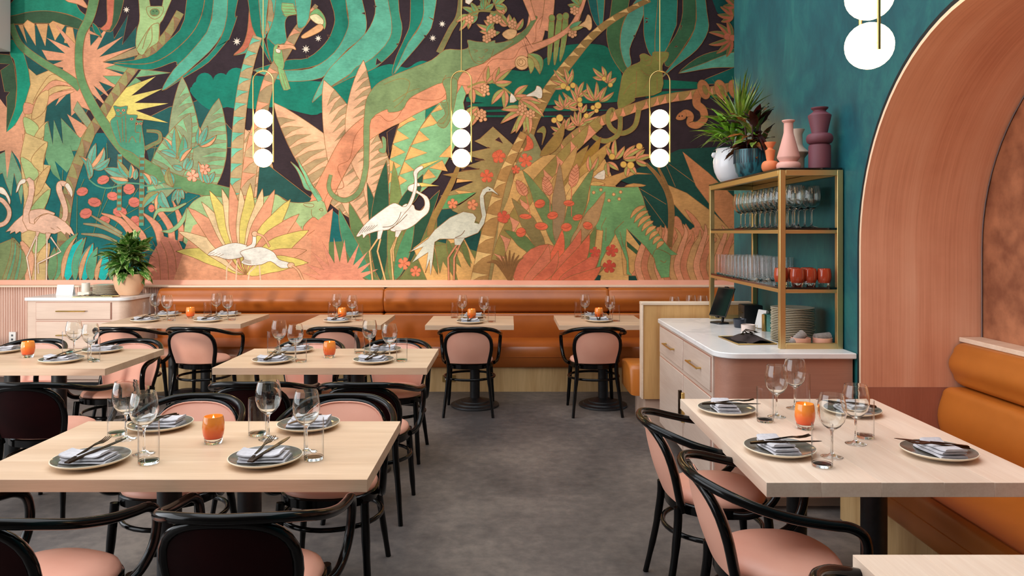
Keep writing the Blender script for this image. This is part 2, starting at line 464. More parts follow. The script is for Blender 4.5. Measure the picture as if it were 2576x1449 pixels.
    def ell(s, c, rx, ry, col, rot=0, out=True, n=16, lw=1.4):
        (x, y), = s.P([c]); a = R(rot)
        p = [(x+rx*math.cos(t)*math.cos(a)-ry*math.sin(t)*math.sin(a), y+rx*math.cos(t)*math.sin(a)+ry*math.sin(t)*math.cos(a)) for t in [2*math.pi*i/n for i in range(n)]]
        s.raw(p, col)
        if out: s.stroke(p, lw, LINE, True)
    def star(s, c, r, col=None, n=8):
        (x, y), = s.P([c])
        p = [(x+(r if i % 2 == 0 else r*0.38)*math.sin(math.pi*i/n), y-(r if i % 2 == 0 else r*0.38)*math.cos(math.pi*i/n)) for i in range(2*n)]
        s.raw(p, col or CREAM)
    def flower(s, c, r, col, rot=0):
        (x, y), = s.P([c]); p = []
        for i in range(5):
            a = R(rot)+2*math.pi*i/5
            for da, q in ((-0.52, 0.5), (-0.42, 0.92), (0, 1.0), (0.42, 0.92), (0.52, 0.5)):
                p.append((x+r*q*math.sin(a+da), y-r*q*math.cos(a+da)))
        s.raw(p, col); s.stroke(p, 1.2, (196, 92, 56), True)
        for i in range(5):
            a = R(rot)+2*math.pi*(i+0.5)/5
            s.stroke([(x, y), (x+r*0.5*math.sin(a), y-r*0.5*math.cos(a))], 1.1, (196, 92, 56))
    def spray(s, c, ang, n, ln, hw, spread, c1, c2, bend=0.06):
        """fan of two-tone leaves; ang 0 = up, clockwise"""
        k = s.z[2]; (cx, cy) = c
        for i in range(n):
            a = R(ang+(i-(n-1)/2)*spread/max(1, n-1)); l = ln*(1-0.22*abs(i-(n-1)/2)/max(1, (n-1)/2))/k
            s.leaf(c, (cx+l*math.sin(a), cy-l*math.cos(a)), hw, c1, bend if i >= n/2 else -bend, c2)
    def berries(s, c, r, n, spread, col):
        k = s.z[2]; (x, y) = c; j = 0
        for rr in range(3):
            m = 1 if rr == 0 else (6 if rr == 1 else 9)
            for i in range(m):
                if j >= n: return
                a = 2*math.pi*i/m+rr*0.5; j += 1
                s.ell((x+rr*spread*math.cos(a)/k, y+rr*spread*math.sin(a)/k), r, r, col, n=10, lw=1.2)
    def build(s, u0, u1, v0, v1, mat, parent):
        V = []; Fc = []; cols = []; boxes = []; lv = []
        W = lambda p, l: ((p[0]-1280)/227.0, WALL_Y-0.0006-l*0.000025, 1.58+(585-p[1])/227.0)
        def clip(poly):
            for ax, lim, sg in ((0, u0, 1), (0, u1, -1), (1, v0, 1), (1, v1, -1)):
                out = []
                for i in range(len(poly)):
                    a, b = poly[i-1], poly[i]; da, db = (a[ax]-lim)*sg, (b[ax]-lim)*sg
                    if (da >= 0) != (db >= 0):
                        t = da/(da-db); out.append((a[0]+(b[0]-a[0])*t, a[1]+(b[1]-a[1])*t))
                    if db >= 0: out.append(b)
                poly = out
                if len(poly) < 3: return []
            return poly
        grid = {}
        for shp, col in s.items:
            if shp and shp[0] == 'strip':
                _, L, Q, closed = shp; n = len(L)
                polys = [[L[i], L[(i+1) % n], Q[(i+1) % n], Q[i]] for i in range(n if closed else n-1)]
                allp = L+Q
            else: polys = [list(shp)]; allp = shp
            xs = [p[0] for p in allp]; ys = [p[1] for p in allp]
            bx = (max(u0, min(xs)), max(v0, min(ys)), min(u1, max(xs)), min(v1, max(ys)))
            if bx[0] >= bx[2] or bx[1] >= bx[3]: continue
            cells = [(i, j) for i in range(int(bx[0]//40), int(bx[2]//40)+1) for j in range(int(bx[1]//40), int(bx[3]//40)+1)]
            lev = 1+max((grid.get(c, 0) for c in cells), default=0)
            for c in cells: grid[c] = lev
            for p in polys:
                p = clip(p)
                if len(p) < 3: continue
                ar = sum(p[i-1][0]*p[i][1]-p[i][0]*p[i-1][1] for i in range(len(p)))
                if abs(ar) < 1e-4: continue
                if ar > 0: p = p[::-1]
                b = len(V); V.extend(W(q, lev) for q in p); Fc.append(tuple(range(b, b+len(p)))[::-1]); cols.append(lin(col))
        me = bpy.data.meshes.new('mural'); me.from_pydata(V, [], Fc); me.materials.append(mat)
        at = me.color_attributes.new('print', 'FLOAT_COLOR', 'CORNER'); buf = []
        for f, c in zip(Fc, cols): buf += [c[0], c[1], c[2], 1.0]*len(f)
        at.data.foreach_set('color', buf); me.update()
        return link('mural', me, parent)

def mural_mat():
    t = NT('printed_mural_paper').set(rough=0.75, spec=0.2)
    at = t.node('ShaderNodeAttribute'); at.attribute_name = 'print'
    v = t.coords((1, 1, 1)); f = t.noise(v, 5, 9, 0.68, 0.3); g = t.noise(t.coords((0.35, 1, 1)), 60, 4, 0.7)
    m = t.node('ShaderNodeMix', _data_type='FLOAT'); m.inputs[0].default_value = 0.35; t.link(f, m.inputs[2]); t.link(g, m.inputs[3])
    mr = t.node('ShaderNodeMapRange'); mr.inputs['From Min'].default_value = 0.35; mr.inputs['From Max'].default_value = 0.65
    mr.inputs['To Min'].default_value = 0.60; mr.inputs['To Max'].default_value = 1.06; t.link(m.outputs[0], mr.inputs[0])
    mul = t.node('ShaderNodeMix', _data_type='RGBA', _blend_type='MULTIPLY'); mul.inputs[0].default_value = 1.0
    t.link(at.outputs['Color'], mul.inputs[6]); t.link(mr.outputs[0], mul.inputs[7])
    hs = t.node('ShaderNodeHueSaturation'); hs.inputs['Saturation'].default_value = 0.97; t.link(mul.outputs[2], hs.inputs['Color']); t.base(hs.outputs[0])
    return t.mat

K = (52, 38, 44); G1 = (0, 124, 102); DT = (30, 88, 84); F1 = (14, 122, 100); F2 = (84, 168, 140); F3 = (58, 90, 62)
SAL = (230, 156, 116); OL = (106, 148, 94); TR1 = (156, 148, 92); TR2 = (152, 118, 84); YEL = (228, 206, 104); LG = (164, 194, 128)
PAN = (128, 150, 98); BR = (234, 152, 110); FLA = (240, 188, 158); WH = (244, 238, 224); TANC = (222, 180, 116); DG = (44, 82, 60)
MG = (92, 132, 84); ORA = (236, 178, 100); RED = (236, 104, 62); COR = (224, 116, 96); LINE = (158, 108, 58); CREAM = (244, 228, 206)
SAGE = (146, 158, 116); MINT = (134, 188, 134); OLV = (134, 132, 62); PALE = (238, 204, 152); TQ = (0, 186, 176); TEA = (12, 106, 104)
BRN = (160, 124, 66); SPL = (172, 170, 92); SPR = (228, 146, 104); SNK = (196, 120, 70)

def paint():  # right-half print colours include the warm lamp light
    m = Mural(); Z = 660/2576
    Z1 = (0, 0, Z); Z2 = (620, 0, Z); Z3 = (1240, 0, Z); Z4 = (0, 350, Z); Z5 = (620, 350, Z); Z6 = (1240, 350, Z)
    m.zone(0, 0, 1)
    m.raw([(-260, -160), (2150, -160), (2150, 706), (-260, 706)], K)
    m.zone(*Z4)
    m.poly([(-300, 300), (480, 0), (900, -60), (1080, -60), (1700, 430), (2050, 560), (1900, 1000), (1500, 1400), (-300, 1400)], TEA, out=False)
    m.poly([(1050, 0), (1150, 100), (1400, 280), (1700, 420), (1200, 560), (1040, 420)], (44, 84, 82), out=False); m.poly([(1420, 20), (1560, 60), (1900, 380), (1800, 440), (1480, 280)], (40, 86, 82), out=False)
    # ---- upper left
    m.zone(*Z1)
    m.poly([(-900, 230), (800, 250), (1110, 290), (1120, 380), (1260, 140), (1200, 440), (1340, 260), (1340, 480), (1300, 720), (900, 1000), (700, 1420), (200, 1420), (230, 700), (190, 430), (100, 380), (-900, 300)], DT)
    m.poly([(1400, 1180), (1660, 1050), (1900, 1000), (2000, 960), (2280, 1280), (2320, 1450), (1350, 1450)], DT)
    for c, r in (((2010, 800), 22), ((2170, 795), 20), ((2320, 770), 27), ((1960, 870), 20)): m.ell(c, r, r, G1, out=False)
    m.poly([(1870, 860), (2100, 800), (2420, 730), (2400, 1060), (2230, 1050), (2080, 1085), (1930, 980)], G1, 3, out=False)
    m.poly([(-900, 60), (95, 40), (300, -60), (640, -40), (760, 60), (850, 160), (820, 220), (700, 150), (500, 110), (300, 115), (95, 160), (-900, 200)], (24, 136, 108), 4)
    m.poly([(-400, 240), (95, 160), (300, 115), (500, 110), (700, 155), (820, 215), (790, 290), (600, 240), (350, 228), (105, 238)], F3, 4)
    for T in ([(180, 245), (225, 240), (265, 425)], [(225, 240), (270, 195), (340, 235), (352, 450)], [(355, 235), (470, 235), (445, 455)], [(480, 235), (520, 205), (640, 250), (540, 400)], [(655, 265), (715, 270), (745, 440), (630, 420)]): m.poly(T, (226, 166, 106))
    m.poly([(410, 490), (640, 525), (455, 370), (690, 470), (520, 210), (740, 430), (800, 300), (880, 270), (890, 450), (1080, 235), (950, 490), (1210, 355), (975, 560), (1340, 455), (1010, 610), (1180, 640), (1030, 670), (1240, 745), (1010, 745), (1280, 920), (970, 800), (1090, 970), (920, 840), (1060, 1060), (860, 880), (900, 1010), (970, 1120), (800, 1050), (700, 1140), (690, 890), (545, 1040), (640, 830), (480, 900), (600, 740), (620, 665), (500, 640), (620, 595), (465, 590)], SAL)
    for T in ([(1010, 610), (1260, 500), (1340, 470), (1360, 540), (1200, 580)],): m.poly(T, (176, 148, 104))
    for T in ([(1030, 670), (1150, 630), (1290, 640), (1270, 720)], [(1010, 745), (1240, 745), (1180, 860), (1090, 810)], [(1330, 760), (1390, 680), (1680, 715), (1500, 740)], [(1240, 860), (1330, 760), (1390, 800)]): m.poly(T, (116, 166, 116))
    m.poly([(660, 1120), (880, 1260), (800, 1420), (760, 1330)], SAL); m.poly([(720, 1080), (860, 1260), (900, 1200), (760, 990)], SAGE)
    m.poly([(100, 390), (185, 430), (245, 560), (300, 800), (280, 980), (180, 1180), (60, 1305), (150, 1050), (165, 800), (140, 600), (100, 540)], (4, 152, 120), 4)
    m.poly([(-300, 500), (100, 540), (140, 640), (165, 850), (150, 1050), (60, 1305), (68, 1060), (62, 950), (95, 905), (45, 900), (5, 690), (95, 630), (0, 625), (-300, 600)], F3)
    m.poly([(-300, 900), (0, 970), (68, 1060), (62, 1300), (150, 1230), (240, 1060), (260, 1420), (-300, 1420)], (228, 160, 120), out=False)
    m.poly([(280, 670), (360, 740), (480, 690), (600, 760), (480, 900), (440, 1180), (420, 1420), (240, 1420), (250, 1000), (300, 830)], TANC)
    for j, c in enumerate((TANC, SAL, TANC, SAL)):
        m.band([(640+30*j, 800+30*j), (520+10*j, 760+60*j), (420, 880+50*j), (330, 1010+20*j)], [4, 16, 16, 5], c)
    m.poly([(240, 1010), (330, 1030), (370, 1090), (240, 1120)], SAL, 3)
    m.poly([(480, 890), (370, 950), (310, 1170), (440, 1090)], TANC, 3)
    m.poly([(230, 1150), (330, 1190), (385, 1270), (320, 1390), (250, 1290)], (176, 194, 124), 3)
    m.poly([(475, 1190), (380, 1270), (320, 1395), (430, 1340)], (214, 184, 118), 3)
    m.poly([(225, 1320), (300, 1380), (330, 1480), (250, 1500)], SAL, 3)
    m.poly([(440, 1230), (470, 1190), (520, 1420), (530, 1180), (620, 1420), (600, 1160), (800, 1370), (840, 1480), (420, 1480)], (112, 160, 112))
    # upper fronds
    m.poly([(1120, -60), (1250, -40), (1190, 120), (1110, 290), (1060, 312), (1005, 290), (1095, 240)], F3, 4)
    m.poly([(1050, 60), (1055, -40), (1122, -40), (1100, 240), (985, 285), (1050, 215)], (204, 108, 80), 4)
    m.poly([(905, 225), (960, 270), (1000, 370), (930, 320)], F1, 3); m.poly([(880, 300), (1000, 365), (940, 345), (870, 330)], SAL)
    m.poly([(640, 0), (700, -20), (840, 30), (850, 80), (760, 40)], SAL, 3)
    m.trunk([(1770, 120), (1650, 330), (1530, 460), (1400, 560), (1290, 700), (1180, 850), (1080, 1000), (980, 1160), (870, 1330), (780, 1480)], [20, 22, 23, 23, 25, 26], TR1, TR2, 14)
    m.poly([(1345, -40), (1440, -40), (1480, 72), (1590, 70), (1640, -40), (1790, -40), (1620, 150), (1570, 240), (1560, 400), (1470, 470), (1400, 540), (1350, 505), (1333, 420), (1350, 280), (1372, 150)], LG, 4)
    m.poly([(1440, 72), (1520, 62), (1605, 70), (1585, 150), (1520, 190), (1458, 150)], LG, 3); m.ell((1520, 122), 12, 9.5, (102, 142, 92))
    m.line([(1560, 400), (1565, 250), (1540, 228), (1480, 260), (1400, 380), (1345, 480)]); m.line([(1490, 260), (1490, 400), (1420, 520)]); m.line([(1400, 480), (1440, 340), (1480, 270)])
    m.line([(1505, 150), (1530, 146)]); m.ell((1505, 110), 2, 1.4, DG, out=False); m.ell((1540, 110), 2, 1.4, DG, out=False)
    m.poly([(1890, -60), (1810, 190), (1650, 400), (1450, 560), (1110, 620), (1300, 672), (1500, 682), (1720, 605), (1740, 640), (1850, 540), (2060, 260), (2130, -60)], F1, 3)
    m.line([(1115, 620), (1500, 615), (1800, 420), (1980, 150), (2040, -40)], 2)
    m.poly([(2120, -60), (2080, 190), (1900, 480), (1700, 690), (1590, 890), (1760, 770), (1900, 650), (2130, 420), (2230, 150), (2260, -60)], F2, 3)
    m.poly([(2250, -60), (2230, 160), (2110, 470), (1870, 690), (1590, 900), (1830, 750), (2050, 610), (2235, 400), (2250, 390), (2330, 160), (2310, 130), (2420, -60)], (24, 128, 106), 3)
    m.poly([(2410, -40), (2450, 90), (2500, 250), (2600, 350), (2600, -40)], F1, 3)
    m.poly([(2450, 80), (2470, 220), (2520, 360), (2450, 470), (2290, 545), (2380, 450), (2430, 300)], (204, 110, 80), 3)
    m.poly([(2290, 545), (2400, 500), (2500, 380), (2470, 500)], F2, 3)
    m.poly([(1020, 1190), (1120, 1010), (1240, 860), (1530, 750), (1290, 940), (1600, 870), (1320, 1010), (1655, 1015), (1335, 1085), (1655, 1207), (1350, 1165), (1250, 1180), (1110, 1310)], YEL)
    for tip, base, hw in (((1790, 750), (1830, 1900), 40), ((2150, 965), (1990, 1950), 42)): m.stripes(base, tip, hw, SAGE, MINT, 11, 0.0, 1)
    m.stripes((1500, 2000), (1870, 1110), 44, SAGE, MINT, 9, 0.0, -1)
    # big vine
    m.band([(110, 240), (200, 440), (400, 600), (640, 745), (790, 860)], [15, 17, 19, 24], OL)
    m.band([(1010, -60), (900, 110), (800, 340), (775, 560), (800, 780), (900, 1010), (1050, 1250), (1250, 1500), (1520, 1680), (1760, 1790), (2000, 1850), (2330, 1930)], [30, 22, 20, 21, 24, 27, 32, 36, 34], OL, n=8)
    # night monkeys
    NM = (78, 150, 116)
    m.poly([(1115, 1040), (1180, 1050), (1255, 1042), (1245, 1120), (1350, 1130), (1340, 1180), (1405, 1185), (1395, 1240), (1420, 1420), (1420, 1520), (1380, 1560), (1300, 1500), (1180, 1440), (1110, 1300), (1085, 1190), (1140, 1130)], NM, 3)
    for p in ((1160, 1083), (1215, 1083), (1295, 1170), (1345, 1215), (1385, 1215)): m.ell(p, 4, 3, (240, 178, 140)); m.ell(p, 1.6, 1.6, K, out=False)
    m.ell((1188, 1112), 2.5, 3, TR2); m.line([(1130, 1130), (1180, 1145), (1235, 1115)]); m.line([(1150, 1180), (1190, 1400)]); m.line([(1235, 1130), (1240, 1400)]); m.line([(1340, 1190), (1330, 1290), (1370, 1300)]); m.line([(1200, 1160), (1210, 1390)])
    m.line([(1265, 1400), (1300, 1340), (1340, 1400)]); m.line([(1380, 1300), (1375, 1400)])
    m.band([(1425, 1460), (1500, 1420), (1570, 1380), (1560, 1300), (1440, 1285)], [10, 9, 9, 8, 6], (120, 130, 84)); 
    for c, r in (((1243, 97), 9), ((2327, 408), 11)): m.star(c, r)
    # ---- upper middle
    m.zone(*Z2)
    m.poly([(40, 740), (700, 800), (1000, 780), (1240, 680), (1400, 630), (1520, 655), (1590, 665), (1680, 610), (1770, 605), (1950, 700), (1700, 1000), (1200, 1180), (1000, 1130), (770, 1100), (640, 1130), (300, 1050), (0, 1060), (-30, 800)], G1, 3, out=False)
    m.poly([(0, -40), (120, -40), (140, 250), (175, 400), (240, 620), (100, 360), (40, 180)], F1, 3)
    m.poly([(110, -40), (240, -40), (200, 150), (190, 360), (150, 300)], F2, 3)
    m.trunk([(300, -60), (240, 150), (185, 340)], [24, 16, 4], (168, 146, 104), F2, 4)
    m.poly([(330, -40), (480, -40), (500, 60), (400, 170), (380, 260), (400, 480), (290, 450), (200, 380), (270, 170)], (66, 156, 128), 3)
    m.poly([(200, 380), (290, 450), (380, 430), (330, 600), (250, 620)], F1, 3)
    m.poly([(740, -40), (860, 120), (850, 280), (770, 430), (600, 570), (400, 590), (90, 680), (120, 700), (400, 690), (700, 640), (900, 480), (1000, 280), (985, 100), (930, -40)], F1, 3)
    m.poly([(930, -40), (1000, 150), (980, 320), (860, 520), (640, 670), (350, 690), (80, 690), (250, 760), (450, 800), (740, 765), (870, 620), (1000, 480), (1160, 340), (1168, 130), (1040, -40)], F2, 3)
    m.poly([(1200, -40), (1268, 60), (1215, 260), (1100, 400), (980, 510), (830, 660), (750, 780), (645, 1000), (700, 960), (830, 850), (1000, 740), (1250, 560), (1405, 380), (1422, 180), (1340, -40)], (94, 176, 146), 3)
    m.poly([(1340, -40), (1422, 180), (1405, 380), (1240, 570), (1080, 660), (1000, 745), (830, 860), (990, 780), (1230, 685), (1330, 615), (1480, 460), (1530, 280), (1500, 110), (1465, -40)], (52, 142, 114), 3)
    m.poly([(1620, -40), (1608, 200), (1560, 360), (1470, 560), (1430, 720), (1470, 690), (1600, 410), (1700, 250), (1742, 100), (1735, -40)], F1, 3)
    m.poly([(1735, -40), (1742, 110), (1690, 280), (1590, 420), (1500, 610), (1450, 725), (1520, 640), (1750, 370), (1835, 200), (1885, -40)], F2, 3)
    for T in ([(1130, 130), (1165, 120), (1165, 145)], [(1250, 60), (1285, 60), (1262, 78)], [(795, 345), (830, 352), (805, 370)], [(585, 545), (612, 550), (603, 580)], [(1470, 430), (1505, 425), (1480, 445)], [(1790, 170), (1842, 205), (1830, 185)], [(1740, 345), (1770, 350), (1755, 375)], [(1280, 570), (1300, 590), (1330, 615), (1270, 640)]): m.poly(T, K, lw=1)
    m.trunk([(690, 50), (600, 180), (500, 300), (400, 480), (300, 640), (220, 800), (160, 1050), (130, 1300)], [9, 17, 22, 25, 28, 31, 32], (166, 142, 102), SAL, 9, True)
    m.poly([(470, -40), (640, -40), (615, 180), (515, 280), (495, 150)], F2, 3)
    m.poly([(350, 30), (460, 38), (495, 140), (380, 165), (345, 90)], (132, 184, 116), 0)
    for q in (55, 85, 115, 140): m.line([(352, q+5), (488, q+10)], 1)
    m.poly([(690, 82), (760, 150), (782, 230), (765, 290), (745, 240), (650, 180), (620, 150)], (124, 178, 112), 3)
    m.poly([(620, 165), (690, 140), (755, 195), (748, 242), (680, 228)], (236, 226, 172), 3); m.poly([(735, 240), (757, 270), (720, 315), (600, 370), (550, 377), (545, 350), (640, 285), (700, 245)], (240, 176, 116), 3)
    m.poly([(265, 520), (280, 450), (335, 440), (358, 540), (372, 640), (345, 700), (300, 650), (265, 590)], (134, 184, 116), 3)
    m.poly([(310, 450), (350, 438), (455, 445), (487, 490), (430, 475), (320, 490)], (240, 170, 124), 3); m.poly([(290, 480), (335, 490), (330, 520), (295, 515)], CREAM, 3); m.ell((318, 460), 2, 2, K)
    m.poly([(305, 660), (370, 690), (432, 872), (400, 885), (368, 885), (340, 820)], (134, 184, 116))
    m.line([(345, 720), (390, 880)], 1); m.line([(365, 720), (415, 870)], 1)
    for c, r in (((585, 483), 11), ((706, 378), 9), ((1830, 375), 9), ((1922, 237), 9)): m.star(c, r)
    # striped salmon leaves
    SL = (236, 180, 138); ST = (176, 150, 108)
    m.poly([(-60, 1280), (80, 1280), (130, 1700), (-60, 1700)], SL, out=False)
    m.stripes((1500, 2280), (265, 1005), 62, SL, ST, 16, -0.03, -1)
    m.stripes((140, 2000), (-40, 1250), 44, SL, ST, 8, 0.04, 1)
    m.stripes((1250, 2350), (760, 785), 62, SL, ST, 17, 0.02, 1)
    m.stripes((1240, 1900), (1150, 590), 42, SL, ST, 14, -0.05, 1)
    m.stripes((1350, 2250), (1240, 1250), 40, SL, ST, 12, 0, 1)
    # branch
    m.zone(0, 0, 1)
    m.band([(790, 712), (780, 600), (800, 520), (838, 440), (888, 355), (960, 300), (1040, 265), (1120, 232), (1190, 200), (1270, 150), (1310, 115), (1350, 62), (1378, -30)], [66, 60, 52, 50, 54, 58, 58, 52, 54, 60, 62, 46, 34], BR, n=8)
    m.line([(785, 690), (800, 640), (770, 600), (800, 570), (812, 520), (830, 480), (865, 470), (850, 420), (880, 400), (895, 340), (935, 300), (955, 290), (975, 305), (1000, 295), (1030, 250), (1070, 252), (1110, 248), (1140, 215), (1190, 215), (1215, 180), (1240, 150), (1290, 148), (1310, 120), (1345, 105), (1350, 60), (1375, 20), (1368, -10)], 1.4, (180, 104, 64))
    m.zone(*Z3)
    m.poly([(-60, 480), (200, 375), (350, 250), (375, 170), (435, 163), (410, 225), (300, 380), (100, 500), (-60, 575)], (112, 132, 80), 3)
    m.band([(400, 470), (600, 385), (760, 270), (850, 120), (900, -40)], [20, 14, 13, 11, 11], BR)
    m.band([(400, 200), (370, 110), (290, -20)], [13, 14, 22], BR)
    m.band([(510, 300), (545, 120), (600, -60)], [28, 26, 22], BR)
    # panther
    m.zone(*Z2)
    m.band([(1890, 520), (2000, 300), (2090, 120), (2110, -40)], [14, 13, 12, 10], (132, 128, 78))
    m.poly([(2600, 400), (2450, 425), (2440, 398), (2370, 415), (2260, 410), (2170, 395), (2180, 465), (2100, 490), (1950, 490), (1820, 590), (1600, 680), (1400, 760), (1280, 830), (1190, 950), (1160, 1100), (1150, 1405), (1180, 1800), (1210, 1405), (1225, 1175), (1375, 1075), (1400, 1105), (1530, 1080), (1600, 970), (1750, 885), (1925, 815), (1958, 900), (1960, 1000), (1905, 1010), (1955, 1120), (1870, 1210), (1940, 1260), (2000, 1180), (2050, 1000), (2070, 810), (2150, 690), (2300, 635), (2400, 565), (2600, 430)], PAN, 3)
    m.line([(2180, 470), (2200, 540), (2240, 610), (2310, 630), (2390, 580), (2430, 480)], 1.4, (150, 110, 54)); m.line([(2230, 490), (2270, 500), (2240, 515)], 1.3); m.line([(2330, 490), (2370, 490), (2340, 515)], 1.3); m.line([(2280, 560), (2310, 575), (2335, 550)], 1.3); m.line([(2260, 600), (2310, 610), (2330, 590)], 1.3)
    m.line([(1350, 830), (1500, 775), (1600, 800), (1580, 900), (1530, 990), (1450, 1060)], 1.4, (150, 120, 60)); m.line([(1440, 1000), (1600, 900), (1700, 870)], 1.4, (150, 120, 60)); m.line([(1960, 740), (1930, 810), (2060, 800)], 1.4)
    m.zone(*Z5)
    m.band([(1180, 60), (1178, 180), (1170, 300), (1110, 510), (980, 600), (860, 560), (810, 470), (830, 350)], [14, 14, 14, 13, 13, 12, 11, 9], PAN)
    m.poly([(1330, -20), (1370, 0), (1370, 120), (1340, 140), (1300, 120), (1310, 90), (1340, 80)], (122, 158, 106), 3)
    # ---- upper right
    m.zone(*Z3)
    G1d = (8, 104, 80)
    m.poly([(-60, 860), (0, 770), (140, 690), (330, 700), (450, 620), (560, 540), (640, 470), (800, 435), (1000, 435), (1140, 480), (1250, 690), (1270, 850), (1240, 1000), (600, 1005), (-260, 1000)], G1d, 3, out=False)
    m.poly([(-260, 1050), (300, 1045), (1240, 1000), (1240, 940), (600, 960), (-200, 1020)], G1d, out=False); m.poly([(-260, 1090), (400, 1060), (1240, 1085), (-260, 1105)], G1d, out=False); m.poly([(-260, 1130), (900, 1140), (400, 1155), (-260, 1150)], G1d, out=False)
    m.poly([(1640, 780), (2000, 805), (2100, 870), (1640, 872)], G1d, out=False); m.poly([(1500, 900), (2390, 880), (2390, 960), (1500, 960)], G1d, out=False)
    m.poly([(2040, -40), (2420, -40), (2420, 330), (2200, 120)], (10, 82, 76), out=False); m.poly([(2420, 640), (2100, 770), (2000, 830), (2420, 820)], (14, 96, 86), 0)
    m.poly([(895, -40), (960, 120), (1040, 270), (1085, 180), (1090, -40)], (28, 98, 92), 3); m.poly([(1000, -40), (1050, 260), (1088, 150), (1088, -40)], (54, 134, 114), 3)
    m.poly([(1220, -40), (1150, 150), (1113, 330), (1160, 545), (1285, 730), (1320, 680), (1250, 480), (1260, 280), (1330, 60), (1360, -40)], (66, 104, 62), 3)
    m.poly([(1430, -10), (1290, 200), (1248, 400), (1270, 560), (1320, 670), (1358, 620), (1342, 480), (1425, 280), (1500, 60)], (88, 156, 130), 3)
    m.poly([(1510, -40), (1480, 200), (1490, 400), (1560, 560), (1680, 520), (1780, 300), (1805, 180), (1785, -40)], (40, 130, 110), 3); m.line([(1650, -40), (1595, 280), (1590, 510)], 1.6)
    m.poly([(1860, -40), (1862, 120), (1800, 330), (1680, 530), (1720, 660), (1900, 420), (1992, 200), (1960, -40)], (56, 100, 66), 3)
    m.poly([(1960, -40), (1998, 180), (1900, 440), (1660, 755), (1780, 660), (2000, 490), (2112, 300), (2100, 120), (2040, -40)], (62, 142, 120), 3)
    m.poly([(1820, 722), (2000, 570), (2200, 500), (2420, 480), (2420, 560), (2050, 640)], (50, 96, 66), 3); m.poly([(1820, 722), (2050, 630), (2420, 500), (2420, 650), (2150, 668)], (92, 164, 138), 3)
    for T in ([(1495, 175), (1530, 185), (1495, 190)], [(1490, 230), (1520, 220), (1512, 200)], [(1375, 350), (1400, 345), (1390, 372)], [(1780, 465), (1815, 460), (1800, 448)], [(1840, 245), (1855, 255), (1842, 300)]): m.poly(T, K, lw=1)
    m.trunk([(1540, 0), (1400, 65), (1150, 210), (960, 370), (820, 530), (690, 690), (560, 870), (480, 1010), (400, 1170), (340, 1330), (250, 1600), (160, 1900), (30, 2700)], [11, 13, 17, 20, 24, 27, 28, 29, 32, 40, 50], (160, 122, 64), (230, 182, 110), 22, True, 0.5)
    m.trunk([(2450, 830), (2200, 880), (1950, 930), (1700, 970), (1480, 1030), (1250, 1110), (1000, 1220), (800, 1340), (600, 1560), (420, 1830), (200, 2200), (60, 2500)], [20, 21, 22, 22, 23, 24, 26, 28, 30, 32], (172, 136, 74), (232, 148, 104), 24, False, 0.5)
    m.poly([(1440, 545), (1490, 528), (1560, 560), (1570, 515), (1640, 512), (1722, 518), (1705, 590), (1660, 650), (1650, 900), (1400, 960), (1390, 990), (1228, 1065), (1250, 850), (1280, 720), (1350, 650), (1445, 605)], OLV, 3)
    m.line([(1470, 560), (1500, 600), (1560, 570), (1540, 640), (1500, 640)], 1.4); m.line([(1590, 540), (1620, 600), (1690, 560)], 1.4); m.line([(1450, 690), (1520, 740), (1620, 720)], 1.4); m.line([(1280, 930), (1350, 830), (1410, 810)], 1.4); m.line([(1410, 700), (1400, 960)], 1.4); m.line([(1480, 870), (1540, 770)], 1.4); m.line([(1610, 760), (1610, 900)], 1.4)
    m.band([(1430, 1080), (1390, 1240), (1270, 1310), (1160, 1260), (1125, 1150), (1160, 1080), (1190, 1090)], [12, 12, 12, 12, 12, 11, 9], (146, 136, 68))
    m.band([(1250, 1140), (1235, 1310), (1120, 1385), (1000, 1350), (945, 1250), (960, 1180)], [11, 12, 12, 12, 12, 10], (146, 136, 68))
    for T in ([(578, 180), (565, 400), (545, 640)], [(655, 170), (628, 400), (605, 640)], [(715, 160), (695, 400), (660, 600)]):
        m.band(T, [12, 15, 13, 10, 2], (134, 152, 78)); m.ell(T[0], 8, 9, (134, 152, 78)); m.line([(T[1][0], 430), (T[2][0], 610)], 1.1); m.line([(T[0][0]+14, 205), (T[0][0]+18, 222)], 1.2)
    m.band([(400, 470), (600, 385), (760, 270), (850, 120), (895, -6)], [18, 13, 12, 11, 10], BR)
    m.band([(1830, 1150), (1890, 1110), (1940, 1140), (1930, 1210), (2000, 1230), (2070, 1170), (2060, 1080), (2000, 1020), (2010, 930), (2080, 850)], [12, 16, 15, 15, 17, 18, 19, 20, 20, 18], SNK, n=9); m.poly([(1795, 1165), (1830, 1110), (1890, 1100), (1890, 1160), (1840, 1180)], SNK, 3); m.ell((1828, 1142), 1.8, 1.8, K, out=False); m.ell((1856, 1140), 1.8, 1.8, K, out=False)
    for c in (2070, 2235, 2370): m.ell((c, 880), 15, 25, SNK, -18, n=24); m.ell((c+12, 885), 6, 13, (150, 124, 62), -18, n=18)
    # fruit sprays
    for c, a, n, l, sp in (((740, 830), -45, 5, 52, 120), ((740, 830), 25, 1, 30, 0), ((830, 1030), -50, 5, 50, 100), ((840, 950), 20, 3, 40, 60), ((1000, 990), -10, 4, 52, 90), ((1050, 1000), 40, 2, 48, 30), ((1100, 770), -50, 3, 40, 70), ((1130, 820), 15, 3, 32, 80), ((700, 1060), -20, 5, 36, 130), ((740, 1050), 85, 2, 30, 40), ((680, 1290), -50, 4, 34, 110), ((720, 1270), 30, 4, 34, 80), ((850, 1240), 5, 5, 46, 90), ((880, 1200), 60, 2, 50, 20), ((870, 1110), 10, 2, 28, 40)):
        m.spray(c, a, n, l, 5.5, sp, SPL, SPR)
